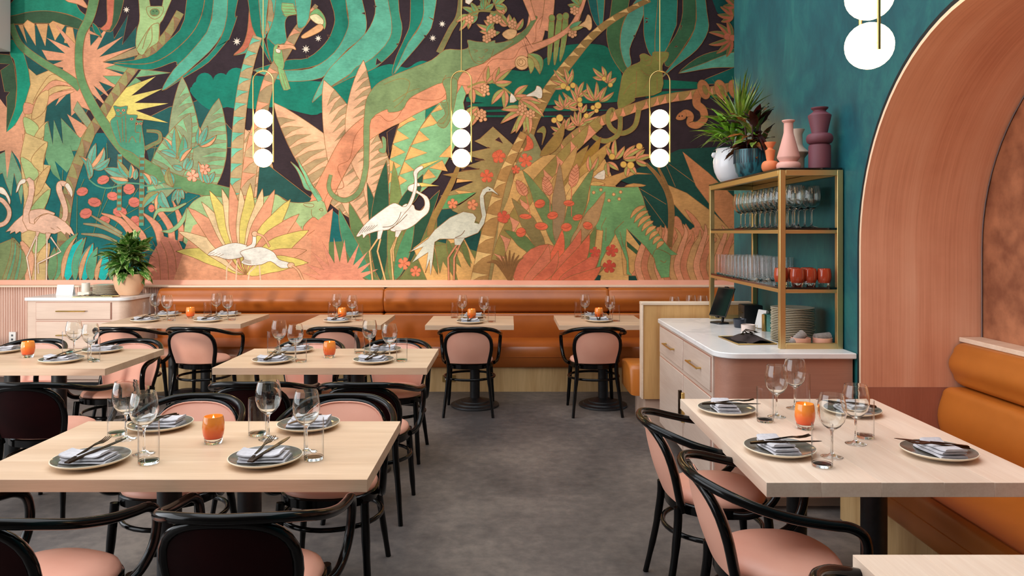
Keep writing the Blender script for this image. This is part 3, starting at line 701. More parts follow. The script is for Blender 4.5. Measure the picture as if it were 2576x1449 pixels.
    for c, r in (((690, 845), 8), ((735, 868), 6.5), ((785, 840), 7), ((1090, 775), 6), ((1152, 835), 6), ((850, 980), 6.5), ((855, 1030), 6.5), ((980, 1058), 5.5), ((1030, 1037), 8.5), ((1015, 1088), 5.5), ((655, 1160), 9), ((600, 1182), 7), ((668, 1318), 8), ((915, 1138), 6.5)): m.ell(c, r, r, (232, 186, 84))
    m.poly([(430, 1300), (475, 1250), (505, 1245), (520, 1300), (490, 1400), (480, 1420), (490, 1310)], (150, 140, 70), 3)
    # left part of the branch flowers
    m.line([(-250, 860), (-120, 810), (20, 815), (110, 870), (200, 940), (300, 1000)], 5, (172, 150, 78))
    for c, a, n, l, sp in (((-60, 820), 25, 2, 50, 40), ((20, 820), 50, 3, 55, 70), ((-200, 870), 150, 2, 42, 50), ((110, 880), 200, 2, 55, 40), ((210, 950), 70, 2, 50, 40), ((260, 980), 125, 3, 75, 50), ((310, 1080), 225, 4, 75, 90), ((330, 1090), 190, 2, 70, 30), ((-150, 1050), 215, 2, 60, 30)): m.spray(c, a, n, l, 8.5, sp, SPL, SPR)
    m.berries((-80, 870), 4.4, 9, 8, (236, 168, 120)); m.berries((-110, 1120), 4.6, 11, 8, (236, 168, 120)); m.berries((290, 1060), 4.4, 10, 8, (236, 168, 120)); m.berries((370, 1120), 4.4, 7, 8, (236, 168, 120))
    m.ell((285, 618), 18, 18, (232, 176, 118)); m.ell((280, 615), 11, 10, (232, 176, 118)); m.ell((275, 610), 5, 6, (232, 176, 118))
    m.leaf((340, 530), (460, 730), 14, (176, 156, 86), -0.2, (128, 160, 92)); m.leaf((350, 560), (370, 725), 8, SPL, -0.1)
    m.poly([(320, 945), (410, 890), (430, 845), (470, 860), (485, 900), (480, 960), (450, 970), (410, 950)], CREAM, 3); m.poly([(180, 915), (235, 990), (165, 1010)], CREAM, 2)
    for c, a, n, l, sp in (((120, 130), -50, 3, 34, 60), ((40, 120), 200, 3, 34, 60), ((150, 250), -30, 3, 36, 70), ((230, 300), 10, 2, 38, 40), ((860, 60), -60, 3, 42, 50), ((-40, 60), -60, 3, 42, 70), ((-150, 150), -80, 4, 48, 100), ((-240, 150), 210, 3, 46, 60), ((-80, 100), 20, 3, 36, 70), ((10, 300), -70, 3, 46, 50), ((20, 60), 60, 3, 36, 80), ((-60, 330), 60, 2, 38, 50)): m.spray(c, a, n, l, 7, sp, (150, 164, 90), SPR if a % 20 else (112, 168, 110))
    m.line([(-250, 150), (-120, 110), (30, 130), (110, 200), (190, 300)], 5, (150, 132, 70))
    for c in ((-230, 190), (-20, 190), (40, 190), (190, 240), (-60, 380), (800, 105), (780, 330), (-10, 330)): m.berries(c, 4.3, 7, 7.6, (232, 162, 116))
    m.poly([(90, 340), (150, 290), (230, 300), (220, 360), (150, 390)], (232, 176, 118), 3); m.poly([(840, 260), (900, 210), (930, 145), (965, 180), (970, 270), (945, 300), (910, 270)], (232, 176, 118), 3); m.poly([(-270, 30), (-190, 0), (-160, -30), (-260, -40)], CREAM, 2)
    m.leaf((750, 280), (870, 210), 6, (100, 160, 110)); m.leaf((760, 295), (890, 265), 5, SPL)
    for c, a, n, l, sp in (((2340, 380), -90, 6, 62, 150), ((2360, 160), -70, 4, 44, 90), ((2380, 60), -60, 3, 40, 60)): m.spray(c, a, n, l, 7, sp, (108, 110, 60), (190, 96, 66))
    m.ell((2300, 362), 9, 9, (200, 104, 74)); m.ell((2350, 375), 8, 8, (200, 104, 74))
    # ---- banana leaf (mint with orange teeth)
    m.zone(900, 250, 320/2318)
    m.poly([(985, 310), (1240, 180), (1450, 90), (1560, 20), (1780, -60), (1900, -260), (1975, -100), (1925, 60), (1960, 260), (1850, 700), (1700, 1000), (1450, 1449), (1150, 1700), (700, 1900), (560, 1700), (590, 1085), (720, 550)], MINT, 0)
    m.poly([(535, 600), (730, 465), (640, 810), (565, 1040)], K); m.poly([(1235, 190), (1465, 88), (1230, 375)], (26, 122, 96), 0)
    for T in ([(985, 310), (1070, 372), (920, 420), (720, 550), (760, 440)], [(720, 560), (940, 710), (640, 810)], [(640, 820), (870, 965), (590, 1085)], [(580, 1095), (795, 1210), (590, 1320)], [(590, 1330), (700, 1420), (560, 1540)], [(1330, 270), (1450, 430), (1380, 470), (1130, 540)], [(1120, 565), (1312, 735), (960, 840)], [(950, 855), (1270, 975), (850, 1120)], [(850, 1130), (1030, 1290), (770, 1375)], [(760, 1390), (900, 1480), (640, 1640)], [(1480, 1050), (1690, 830), (1740, 1060)], [(1490, 90), (1548, 185), (1340, 250)], [(1300, 1250), (1540, 1110), (1640, 1312)], [(1150, 1470), (1290, 1270), (1430, 1420)]): m.poly(T, ORA)
    m.line([(1330, 260), (1120, 560), (850, 1130), (640, 1700)], 1.6)
    m.zone(*Z2)
    m.poly([(1925, 800), (1958, 900), (1960, 1000), (1905, 1010), (1955, 1120), (1870, 1210), (1940, 1260), (2000, 1180), (2050, 1000), (2072, 800), (2000, 760)], PAN, 3)
    m.line([(1975, 1000), (1985, 1120), (1930, 1220)], 1.3, (150, 120, 60)); m.line([(1880, 1205), (1915, 1215), (1950, 1195)], 1.2)
    # ---- left bottom
    m.zone(*Z4)
    m.poly([(-300, -40), (180, -40), (260, 60), (260, 390), (180, 200), (115, 110), (70, 390), (50, 110), (-300, 190)], (228, 160, 120), out=False)
    m.poly([(-300, 300), (50, 120), (70, 390), (115, 115), (245, 420), (210, 640), (140, 335), (110, 560), (60, 430), (25, 330), (-300, 520)], (124, 166, 126))
    m.poly([(430, 60), (560, 100), (700, 20), (800, -20), (770, 120), (690, 65), (740, 200), (660, 330), (540, 215), (600, 410), (520, 340), (450, 190)], (112, 160, 112), out=False)
    m.trunk([(890, -60), (760, 250), (680, 500), (640, 760), (620, 1000), (600, 1400)], [24, 27, 28, 28, 32], TR1, TR2, 8)
    m.poly([(250, -60), (470, 30), (430, 250), (500, 260), (440, 420), (500, 490), (440, 690), (430, 1000), (470, 1400), (250, 1400), (210, 950), (240, 600), (200, 180)], (218, 184, 120))
    m.poly([(205, 180), (310, 230), (385, 340), (330, 420), (290, 500), (240, 340)], (176, 196, 128), 3); m.poly([(470, 30), (350, 130), (310, 230), (420, 330), (430, 200)], (220, 184, 116), 3); m.poly([(500, 260), (380, 370), (340, 560), (420, 480)], (222, 178, 112), 3); m.poly([(500, 490), (390, 570), (300, 700), (430, 690)], (168, 192, 122), 3)
    m.poly([(200, 1010), (300, 1080), (340, 1190), (300, 1400), (250, 1400)], (234, 168, 128), 3); m.poly([(380, 920), (445, 920), (460, 1010), (370, 1120), (320, 1090)], (172, 192, 124), 3); m.poly([(490, 1020), (400, 1090), (360, 1220), (470, 1180)], (222, 180, 116), 3)
    m.poly([(-300, 1150), (140, 970), (210, 1050), (240, 1200), (250, 1400), (-300, 1400)], (132, 148, 96), 0)
    for j in range(5): m.leaf((20+40*j, 1400), (120+25*j, 960+30*j), 9, (110, 160, 118) if j % 2 else (140, 150, 98), 0.12)
    # poppies and stems
    for a, b in (((760, 560), (755, 1000)), ((830, 390), (790, 480)), ((1050, 40), (1060, 300)), ((1040, 480), (910, 960)), ((1140, 420), (980, 760)), ((1360, 480), (1110, 900)), ((1560, 560), (1240, 740)), ((1940, 560), (1380, 920)), ((620, 300), (610, 480)), ((1540, 20), (1490, 250))): m.line([a, b], 1.5, (120, 130, 80))
    for c, rx, ry, ro in (((1015, 400), 16, 11, -20), ((810, 515), 15, 11, -15), ((930, 620), 17, 12, 10), ((1110, 560), 15, 11, 8), ((1270, 490), 15, 14, 0), ((1320, 620), 15, 13, 10), ((845, 730), 16, 13, -20), ((1180, 715), 18, 13, 5), ((1030, 795), 14, 11, 0), ((1330, 810), 14, 15, 0), ((1490, 680), 8, 10, 0)):
        m.ell(c, rx, ry, COR, ro, n=9, lw=1.2); m.line([(c[0]-40, c[1]+4), (c[0], c[1]+14), (c[0]+44, c[1]-8)], 1.1, (170, 80, 64))
    # ringed tails
    for x0, y0, y1, w in ((1180, 150, 700, 11), (1398, 160, 850, 12)):
        m.band([(x0, y0), (x0-4, (y0+y1)/2), (x0-8, y1)], [w, w, w], (86, 168, 142))
        k = 9 if y1 < 800 else 11
        for j in range(k): yy = y0+20+(y1-y0-20)*j/k; m.poly([(x0-22-8*j/k, yy), (x0+20-8*j/k, yy), (x0+20-8*j/k, yy+30), (x0-22-8*j/k, yy+30)], (124, 108, 66), 0, False)
    # teal sprigs
    LT = (92, 170, 144); LT2 = (120, 178, 150); LO = (236, 166, 116)
    m.line([(880, 400), (960, 460), (1080, 480), (1250, 430)], 4, (92, 150, 116)); m.line([(1250, 430), (1380, 440), (1440, 460), (1560, 440), (1620, 415)], 4, (92, 150, 116)); m.line([(1440, 520), (1600, 490), (1780, 480)], 4, (92, 150, 116)); m.line([(1760, 230), (1850, 120), (1960, 60)], 3, (92, 150, 116))
    for b, t_, hw, c1, c2, bd in (((880, 400), (780, 165), 9, LO, LT, 0.2), ((890, 330), (945, 40), 11, LT, LT2, -0.05), ((890, 300), (1025, 80), 11, LT2, LO, 0.12), ((930, 300), (1082, 185), 9, LT, LT2, 0.1), ((900, 380), (860, 180), 8, LT2, LT, 0.0), ((1260, 400), (1020, 290), 13, LT, LT2, 0.05), ((1265, 410), (1080, 370), 9, LO, LT, -0.1), ((1280, 380), (1155, 205), 9, (150, 150, 92), LT, -0.05), ((1280, 390), (1290, 245), 8, LO, LT, 0.1), ((1330, 400), (1340, 290), 7, LT, LT2, 0), ((1480, 450), (1400, 330), 9, LO, LT, 0.08), ((1540, 460), (1470, 350), 7, LT, LT2, 0.1), ((1700, 470), (1580, 290), 11, LT, LT2, 0.12), ((1700, 470), (1660, 280), 9, (150, 150, 92), (160, 160, 100), -0.15), ((1560, 520), (1400, 680), 11, (150, 150, 92), LT, 0.1), ((1560, 540), (1540, 720), 8, LO, LT, 0), ((1580, 510), (1680, 700), 12, LT, LT2, 0.15), ((1750, 490), (1690, 620), 7, LT, LT2, 0), ((1760, 490), (1750, 650), 7, LT2, LT, 0), ((1780, 490), (1810, 590), 7, LT, LT2, 0.1), ((1740, 200), (1600, -20), 9, LO, LT, 0.1), ((1740, 200), (1720, -120), 11, (150, 150, 92), LT, 0), ((1760, 190), (1800, -40), 11, LT, (96, 158, 112), 0.1), ((1740, 180), (1570, 120), 9, LT, LT2, 0.1), ((1770, 220), (1890, 90), 9, LO, LT, -0.15), ((1800, 300), (1690, 260), 8, LT, LT2, 0), ((1810, 300), (1850, 170), 8, LT, LT2, 0), ((1830, 310), (1890, 190), 8, LT2, LT, 0.05), ((1950, 60), (1960, -120), 8, LO, LT, 0), ((1960, 60), (2040, -130), 9, LT, LT2, 0), ((1960, 70), (2130, -40), 8, LO, LT, 0.1), ((2000, 430), (1950, 220), 8, LO, LT2, 0), ((2040, 440), (2110, 320), 8, LT, LT2, 0), ((2050, 440), (2000, 320), 8, LT2, LT, 0)): m.leaf(b, t_, hw, c1, bd, c2)
    m.flower((1893, 360), 16, (240, 172, 136), 10); m.flower((2015, 295), 14, (240, 172, 136), 30)
    # right trunks of the left half
    m.zone(*Z1)
    m.trunk([(2530, 360), (2450, 600), (2395, 850), (2360, 1100), (2335, 1405), (2325, 1700), (2310, 1960)], [24, 28, 30, 31, 31, 30, 30], (188, 160, 114), (110, 192, 158), 12, True, 0.42)
    m.trunk([(2600, 1100), (2500, 1400), (2450, 1700), (2420, 2000)], [36, 36, 36, 36], (196, 164, 120), SAL, 5, True)
    m.zone(*Z4)
    # pink wavy leaves behind the plant
    for pts, w in (([(1000, 730), (1180, 800), (1280, 920), (1330, 1080)], [3, 14, 16, 14]), ([(1170, 710), (1290, 830), (1400, 950), (1440, 1100)], [3, 14, 16, 14]), ([(1410, 730), (1540, 860), (1590, 1050), (1640, 1400)], [3, 20, 20, 14]), ([(1550, 690), (1670, 860), (1700, 1050), (1790, 1400)], [14, 16, 18, 16]), ([(1700, 610), (1760, 760), (1780, 900), (1770, 1000)], [3, 13, 14, 12])): m.band(pts, w, (228, 148, 112))
    for pts in ([(820, 830), (1000, 860), (1200, 960)], [(800, 930), (1000, 950), (1150, 1010)], [(900, 750), (1050, 840), (1200, 930)]): m.band(pts, [2, 9, 6], (152, 150, 112))
    m.band([(1590, 905), (1680, 900), (1780, 820), (1850, 680)], [3, 10, 11, 8], (150, 190, 132)); m.band([(1510, 790), (1560, 700), (1700, 690), (1830, 630)], [3, 10, 10, 3], (150, 190, 132))
    m.poly([(1400, 1400), (1480, 1150), (1600, 950), (1760, 1000), (1850, 1200), (1960, 1400)], (218, 132, 104), 0, False)
    for x in (1560, 1640, 1720, 1800, 1870): m.line([(x-60, 1000), (x, 1150), (x+20, 1400)], 1.3)
    # turquoise reeds
    for b, t_, hw, c, bd in (((540, 1400), (770, 920), 16, (100, 160, 112), -0.1), ((660, 1400), (820, 970), 17, TQ, -0.1), ((620, 1400), (760, 950), 6, (216, 160, 112), -0.1), ((740, 1400), (850, 960), 10, (90, 160, 120), -0.08), ((830, 1400), (920, 1020), 16, TQ, -0.08), ((790, 1400), (900, 1040), 6, (216, 160, 112), -0.08), ((900, 1400), (960, 1060), 12, (90, 160, 120), -0.08), ((1010, 1400), (1050, 1100), 16, TQ, -0.05), ((950, 1400), (1010, 1160), 6, (216, 160, 112), -0.08), ((1110, 1400), (1120, 1180), 12, (120, 160, 112), 0), ((500, 1400), (540, 1060), 12, (110, 150, 100), 0)): m.leaf(b, t_, hw, c, bd)
    # flamingos
    m.band([(-60, 580), (20, 600), (85, 680), (90, 760), (40, 830), (-80, 860)], [11, 11, 11, 11, 11, 12], FLA); m.poly([(-40, 480), (30, 475), (80, 540), (105, 600), (95, 640), (60, 560), (0, 530)], CREAM, 3)
    m.band([(690, 540), (650, 450), (595, 440), (585, 500), (620, 600), (645, 700), (630, 790), (560, 830)], [6, 12, 15, 15, 14, 13, 13, 14], FLA); m.poly([(640, 450), (670, 430), (705, 480), (718, 530), (705, 572), (685, 530), (650, 480)], CREAM, 3)
    m.poly([(280, 720), (400, 685), (500, 710), (540, 740), (400, 800), (320, 860)], FLA, 3)
    m.poly([(225, 745), (150, 810), (60, 912), (110, 900), (100, 930), (150, 905), (160, 930), (200, 905), (220, 925), (290, 890)], FLA)
    m.poly([(250, 400), (290, 375), (335, 410), (345, 500), (320, 640), (285, 740), (295, 825), (335, 835), (400, 755), (480, 730), (560, 760), (640, 810), (700, 870), (737, 948), (690, 920), (700, 950), (650, 915), (640, 940), (600, 905), (540, 930), (480, 920), (440, 930), (360, 910), (270, 890), (225, 800), (235, 690), (280, 550), (285, 450), (270, 415)], FLA, 0)
    m.poly([(255, 395), (215, 395), (180, 440), (160, 525), (185, 500), (205, 450), (250, 430)], CREAM, 3)
    m.line([(345, 830), (345, 790), (420, 740), (480, 730)], 1.5); m.line([(540, 890), (500, 870)], 1.2); m.line([(600, 890), (560, 860)], 1.2)
    m.poly([(355, 905), (395, 910), (370, 965), (355, 955)], FLA); m.poly([(450, 920), (505, 925), (480, 985), (455, 975)], FLA)
    for pts in ([(360, 950), (265, 1160), (305, 1385)], [(365, 960), (352, 1150), (350, 1385)], [(465, 970), (462, 1150), (458, 1385)], [(500, 960), (600, 1105), (375, 1220), (380, 1320)]): m.line(pts, 5.2, LINE, 0); m.line(pts, 3.2, (244, 214, 190), 0)
    # lotus, antelope and ibises
    m.poly([(1830, 760), (1860, 660), (1940, 585), (2060, 555), (2400, 600), (2700, 560), (2900, 1000), (1900, 1100)], (166, 194, 132), 3)
    m.zone(*Z5)
    m.poly([(130, 250), (230, 265), (640, 580), (600, 650), (450, 630), (300, 545), (100, 590)], (34, 82, 76), 0)
    m.poly([(100, 590), (200, 560), (300, 545), (400, 610), (560, 625), (740, 600), (790, 700), (820, 800), (800, 830), (765, 835), (700, 790), (650, 768), (560, 860), (550, 960), (400, 970), (-100, 1100), (-200, 700)], (170, 196, 134), 3)
    m.poly([(560, 640), (600, 630), (660, 640), (655, 665), (600, 665)], (184, 206, 148), 3); m.line([(715, 690), (740, 680), (755, 700), (735, 705), (715, 690)], 1.4); m.line([(640, 690), (640, 740), (660, 770)], 1.3); m.line([(770, 810), (790, 815), (800, 805)], 1.2)
    m.band([(725, 605), (660, 500), (590, 470), (550, 380), (500, 290), (435, 222)], [13, 13, 11, 9, 6, 1], (124, 190, 142)); m.band([(690, 560), (620, 440), (580, 350), (530, 260), (503, 188)], [11, 10, 8, 6, 1], (124, 190, 142))
    for k in range(9): m.line([(440+13*k, 900-6*k), (430+13*k, 935-6*k)], 1.1, sm=0)
    m.zone(*Z4)
    m.poly([(1700, 1400), (1790, 1150), (1900, 850), (2100, 750), (2900, 800), (3100, 1050), (3120, 1400)], (230, 158, 116), out=False)
    base = (2420, 1330)
    for t_, hw, c, bd in (((1730, 1100), 20, YEL, 0.08), ((1750, 905), 20, PALE, 0.05), ((1845, 670), 24, SAL, 0.04), ((1980, 615), 18, PALE, 0.03), ((2060, 505), 23, YEL, 0.02), ((2180, 485), 19, PALE, 0.01), ((2265, 435), 22, SAL, 0), ((2365, 485), 18, PALE, 0), ((2460, 435), 22, YEL, 0), ((2580, 485), 20, PALE, 0), ((2700, 495), 22, SAL, -0.02), ((2855, 590), 24, YEL, -0.03), ((2940, 735), 24, SAL, -0.04), ((3035, 895), 26, YEL, -0.05), ((3015, 1090), 22, SAL, -0.06), ((3030, 1215), 20, YEL, -0.08)): m.leaf(base, t_, hw, c, bd, n=12, wavy=0.06)
    m.poly([(2040, 1132), (2150, 1060), (2280, 1020), (2380, 1028), (2460, 1070), (2400, 1150), (2250, 1182), (2130, 1150)], WH, 3)
    m.band([(2430, 1080), (2490, 1040), (2500, 970), (2490, 925)], [13, 11, 9, 9], WH)
    m.ell((2505, 930), 8, 7, (240, 190, 150)); m.line([(2520, 930), (2590, 960), (2650, 1060)], 6.5, LINE); m.line([(2520, 930), (2590, 960), (2648, 1056)], 4.5, (236, 172, 128))
    m.poly([(2360, 1110), (2450, 1075), (2570, 1058), (2690, 1110), (2740, 1180), (2850, 1215), (2860, 1255), (2760, 1265), (2660, 1200), (2570, 1232), (2440, 1240), (2370, 1210), (2400, 1170)], WH, 3)
    m.ell((2860, 1238), 9, 7, (240, 190, 150)); m.line([(2870, 1240), (2930, 1290), (2980, 1390)], 6.5, LINE); m.line([(2870, 1240), (2930, 1290), (2980, 1390)], 4.5, (236, 172, 128))
    for pts in ([(2280, 1190), (2230, 1260), (2225, 1385)], [(2330, 1190), (2320, 1385)], [(2520, 1240), (2450, 1310), (2440, 1385)], [(2550, 1240), (2560, 1385)]): m.line(pts, 3.4, (240, 200, 164), 0)
    for k in range(4): m.line([(2060+30*k, 1130+8*k), (2110+30*k, 1110+6*k)], 1); m.line([(2390, 1180+10*k), (2470, 1195+10*k)], 1)
    # ---- middle bottom
    m.zone(*Z5)
    m.poly([(700, 800), (850, 680), (835, 1010), (830, 1400), (620, 1400), (640, 1000)], (230, 150, 110), out=False); m.poly([(850, 700), (920, 760), (990, 1010), (815, 1010)], TEA); m.poly([(810, 1010), (1000, 1000), (1560, 900), (1560, 1400), (810, 1400)], (102, 128, 74), out=False)
    m.poly([(1500, 900), (1900, 680), (2600, 560), (2600, 1400), (1480, 1400)], (120, 124, 66), out=False)
    for b, t_, hw, c, bd in (((1350, 1400), (1010, 620), 22, (104, 130, 76), -0.04), ((1230, 1400), (910, 680), 18, (72, 142, 102), -0.05), ((1280, 1350), (1185, 430), 16, (44, 92, 66), 0.04), ((1320, 1400), (1375, 210), 24, (44, 88, 62), -0.03), ((1420, 1400), (1445, 225), 20, (128, 144, 78), 0.03), ((1480, 700), (1735, 345), 16, (40, 84, 60), 0.06), ((1460, 1400), (1900, 500), 22, (40, 80, 56), -0.03), ((1460, 1390), (1650, 760), 16, (84, 146, 96), 0.0)): m.leaf(b, t_, hw, c, bd, n=12)
    m.poly([(1870, 760), (1900, 690), (2000, 680), (2090, 720), (2000, 820), (1900, 980), (1870, 860)], (28, 78, 68)); m.poly([(1860, 1000), (2300, 900), (2290, 1110), (2160, 1070)], (28, 78, 68), out=False)
    m.poly([(1640, 1070), (1800, 950), (2060, 1400), (1780, 1400)], ORA); m.poly([(1960, 960), (2120, 940), (2280, 1250), (2260, 1400), (2080, 1400)], ORA)
    m.poly([(1850, 1050), (1900, 1320), (1930, 1200), (2000, 1310), (1990, 1160), (2110, 1260), (2040, 1040), (2220, 1230), (2140, 1000)], (132, 134, 72), 0)
    for p in ((1880, 1330), (2060, 1300), (2200, 1260)): m.leaf((p[0]-90, 980), p, 8, (116, 124, 66))
    # olive agave behind the herons
    m.poly([(2290, 0), (2420, -120), (2620, 60), (2620, 1400), (2260, 1400), (2300, 1100), (2330, 840), (2020, 700), (2260, 530), (1900, 560), (2230, 420), (1930, 350), (2290, 290), (2100, 290), (2340, 200), (2100, 150), (2380, 90), (2240, 20)], (164, 140, 84))
    for T in ([(2110, 310), (2170, 265), (2285, 298)], [(2250, 180), (2350, 212), (2245, 205)], [(2365, 75), (2400, 90), (2370, 92)], [(2440, 10), (2480, -20), (2520, 45)]): m.poly(T, (66, 36, 40))
    for T in ([(2070, 390), (2230, 410), (2060, 430)], [(2040, 500), (2260, 525), (2090, 540)]): m.poly(T, ORA)
    m.poly([(1900, 690), (1960, 560), (2080, 540), (2260, 520), (2130, 610), (2000, 680)], (96, 158, 96))
    m.band([(2080, 270), (2020, 420), (1920, 620), (1830, 800), (1800, 950)], [9, 13, 14, 16, 12], (158, 124, 60)); m.poly([(1935, 350), (2080, 330), (2060, 380)], (158, 124, 60))
    # trunk right of the heron
    m.zone(0, 0, 1)
    m.trunk([(1318, 335), (1290, 390), (1262, 455), (1240, 540), (1222, 620), (1205, 712)], [18, 22, 26, 32, 38, 44], (190, 140, 76), (236, 192, 118), 9, True, 0.4)
    m.poly([(1295, 440), (1330, 400), (1380, 500), (1360, 712), (1235, 712), (1262, 560)], (232, 178, 104))
    # ---- right bottom background
    m.zone(*Z6)
    m.poly([(270, 300), (500, 150), (1100, 200), (1200, 460), (1500, 900), (1430, 1400), (0, 1400), (60, 800)], (226, 172, 98), out=False)
    m.poly([(400, -40), (495, 165), (300, 300), (180, 340), (330, 40), (360, -60)], (150, 144, 94))
    m.trunk([(1040, -160), (800, 60), (600, 270), (420, 470), (260, 700), (120, 960), (40, 1200)], [28, 30, 32, 32, 30, 30], (170, 142, 72), (234, 150, 108), 9, False, 0.5)
    m.poly([(1140, 370), (1400, 300), (1600, 200), (1830, 100), (2500, 60), (2500, 1400), (1430, 1400), (1440, 1050), (1310, 880), (1450, 480)], (26, 72, 62), out=False)
    m.line([(1720, 240), (1980, 430)], 1.3); m.line([(1700, 260), (1790, 470)], 1.3); m.line([(1430, 480), (1700, 640)], 1.3); m.line([(1480, 560), (1700, 860)], 1.3)
    m.poly([(1860, 125), (2110, 330), (2500, 700), (2500, 1100), (2200, 740), (1990, 460)], (206, 132, 80)); m.poly([(1690, 440), (1900, 530), (2180, 740), (2480, 1050), (2300, 1050), (2060, 920), (1900, 780), (1740, 600)], (204, 150, 86))
    m.poly([(1310, 1000), (1450, 1120), (1430, 1340), (1380, 1300), (1330, 1150)], (60, 96, 60)); m.poly([(1250, 1000), (1430, 1150), (1390, 1350), (1280, 1330)], (222, 164, 92), 0)
    m.poly([(1140, 372), (1300, 318), (1565, 345), (1390, 345), (1260, 400), (1190, 468), (940, 470), (960, 380)], (204, 152, 84), 0); m.poly([(1290, 465), (1380, 435), (1500, 455), (1420, 470)], (204, 152, 84), 2)
    for b, t_, hw, c, bd in (((600, 560), (1060, -20), 20, (166, 124, 44), 0.06), ((620, 620), (940, 60), 18, (170, 132, 62), -0.05), ((560, 520), (830, 60), 14, (200, 152, 84), 0.03), ((780, 420), (1160, 20), 16, (196, 150, 74), 0.04), ((460, 170), (700, -160), 14, (170, 132, 62), 0.1), ((600, 900), (830, 300), 24, (226, 176, 104), 0.02), ((700, 700), (960, 300), 20, (226, 176, 104), 0.02)): m.leaf(b, t_, hw, c, bd)
    for c, a, n, l, sp in (((1200, 200), 0, 3, 52, 70), ((1280, 200), 60, 3, 60, 40), ((1120, 230), 150, 2, 40, 50), ((1400, 210), 75, 3, 46, 70), ((960, 330), 10, 2, 50, 30), ((1330, 260), 165, 2, 34, 50)): m.spray(c, a, n, l, 7, sp, SPL, SPR)
    for c, r in (((1168, 173), 8), ((1435, 72), 8), ((1280, 250), 8), ((1350, 258), 9)): m.ell(c, r, r, (232, 186, 84))
    m.poly([(985, 375), (1090, 300), (1100, 360), (1085, 400)], CREAM, 2)
    m.leaf((950, 450), (1100, 440), 12, (228, 146, 92), 0.1, (214, 168, 92)); 
    # flames at the right
    m.poly([(1430, 1400), (1415, 1250), (1440, 1120), (1500, 1000), (1590, 890), (1640, 860), (1730, 880), (1770, 780), (1800, 755), (1845, 800), (1870, 880), (1890, 830), (1930, 890), (1960, 870), (1975, 850), (1880, 690), (1960, 740), (2030, 830), (2090, 930), (2300, 1000), (2500, 1000), (2500, 1400)], (220, 136, 92), 2)
    for k, x in enumerate((1500, 1560, 1620, 1690, 1760, 1830, 1890, 1960, 2030, 2100, 2170, 2240, 2310)): m.line([(x+50, 850+14*k % 120), (x+10, 1000), (x-40, 1150), (x-10, 1400)], 1.3)
    for k in range(15):
        x = 1470+64*k; h = 900+40*math.sin(k*1.9); m.band([(x, 1410), (x-50, 1250), (x-10, 1080), (x+40, h+60), (x+20+30*math.sin(k), h-30)], [15, 17, 15, 10, 1], ((232, 152, 108), (214, 128, 86), (206, 150, 92))[k % 3])
    m.band([(1500, 240), (1620, 370), (1720, 540), (1750, 740), (1730, 1060)], [5, 9, 14, 15, 12], (142, 104, 56)); m.band([(1620, 280), (1700, 450), (1740, 600)], [4, 7, 8], (142, 104, 56))
    # grazing antelope
    AN = (118, 166, 104)
    m.poly([(955, 455), (1100, 462), (1250, 475), (1425, 468), (1470, 570), (1500, 680), (1560, 830), (1660, 980), (1745, 1085), (1812, 1132), (1745, 1140), (1735, 1250), (1730, 1355), (1650, 1362), (1600, 1260), (1580, 1170), (1490, 1050), (1310, 878), (1300, 1050), (1330, 1170), (1335, 1300), (1375, 1350), (1310, 1325), (1310, 1200), (1270, 1090), (1200, 930), (1130, 1060), (1060, 1200), (1045, 1300), (1000, 1370), (1015, 1260), (1060, 1120), (1080, 900), (980, 882), (830, 885), (900, 720), (945, 600)], AN, 0)
    m.poly([(1000, 1320), (1060, 1340), (1050, 1395), (985, 1395)], (26, 72, 62)); m.poly([(1330, 1340), (1400, 1340), (1420, 1395), (1330, 1395)], (26, 72, 62))
    for k in range(8):
        x = 1496+26*k; y = 655+50*k; m.leaf((x, y), (x-150+11*k, y+128-8*k), 5.5, (228, 164, 98), 0.12)
    for c in ((988, 525), (1058, 498), (1184, 543), (1252, 520), (1138, 603), (1238, 588)): m.ell(c, 4, 4, (228, 172, 108))
    m.line([(1110, 770), (1065, 860), (1080, 900)], 1.4); m.line([(1285, 805), (1200, 890), (1195, 930)], 1.4); m.line([(1640, 1190), (1680, 1210), (1700, 1190)], 1.5); m.line([(1560, 1160), (1600, 1080), (1700, 1110), (1740, 1140)], 1.4); m.line([(1110, 870), (1105, 1000)], 1.3); m.line([(1245, 910), (1280, 1060)], 1.3)
    # leafy clump
    for b, t_, hw, c, bd in (((640, 1080), (290, 305), 19, (122, 142, 84), 0.05), ((640, 1050), (655, 235), 17, (166, 132, 92), 0), ((690, 1100), (990, 280), 21, (122, 142, 84), -0.03), ((760, 1060), (1100, 515), 18, (186, 142, 92), 0.04), ((500, 1120), (185, 580), 18, (150, 128, 76), 0.03), ((460, 1180), (110, 890), 15, (112, 132, 74), 0.06), ((780, 1330), (1010, 860), 16, (124, 138, 76), 0.05), ((820, 1330), (1100, 1240), 12, (150, 128, 76), 0.1)): m.leaf(b, t_, hw, c, bd, n=14, wavy=0.1)
    for c, t_ in (((330, 560), (230, 400)), ((560, 560), (500, 360)), ((770, 480), (825, 240))):
        m.leaf(c, t_, 13, (228, 146, 104), 0, n=8); dx, dy = t_[0]-c[0], t_[1]-c[1]
        for j in range(6):
            q = (j+0.8)/7; x, y = c[0]+dx*q, c[1]+dy*q; m.line([(x-38, y-18), (x, y+16), (x+38, y-18)], 1.3, (178, 92, 54), 0)
        m.line([c, (c[0]+(40 if c[0] < 400 else 0), 760)], 2.4, (214, 122, 78))
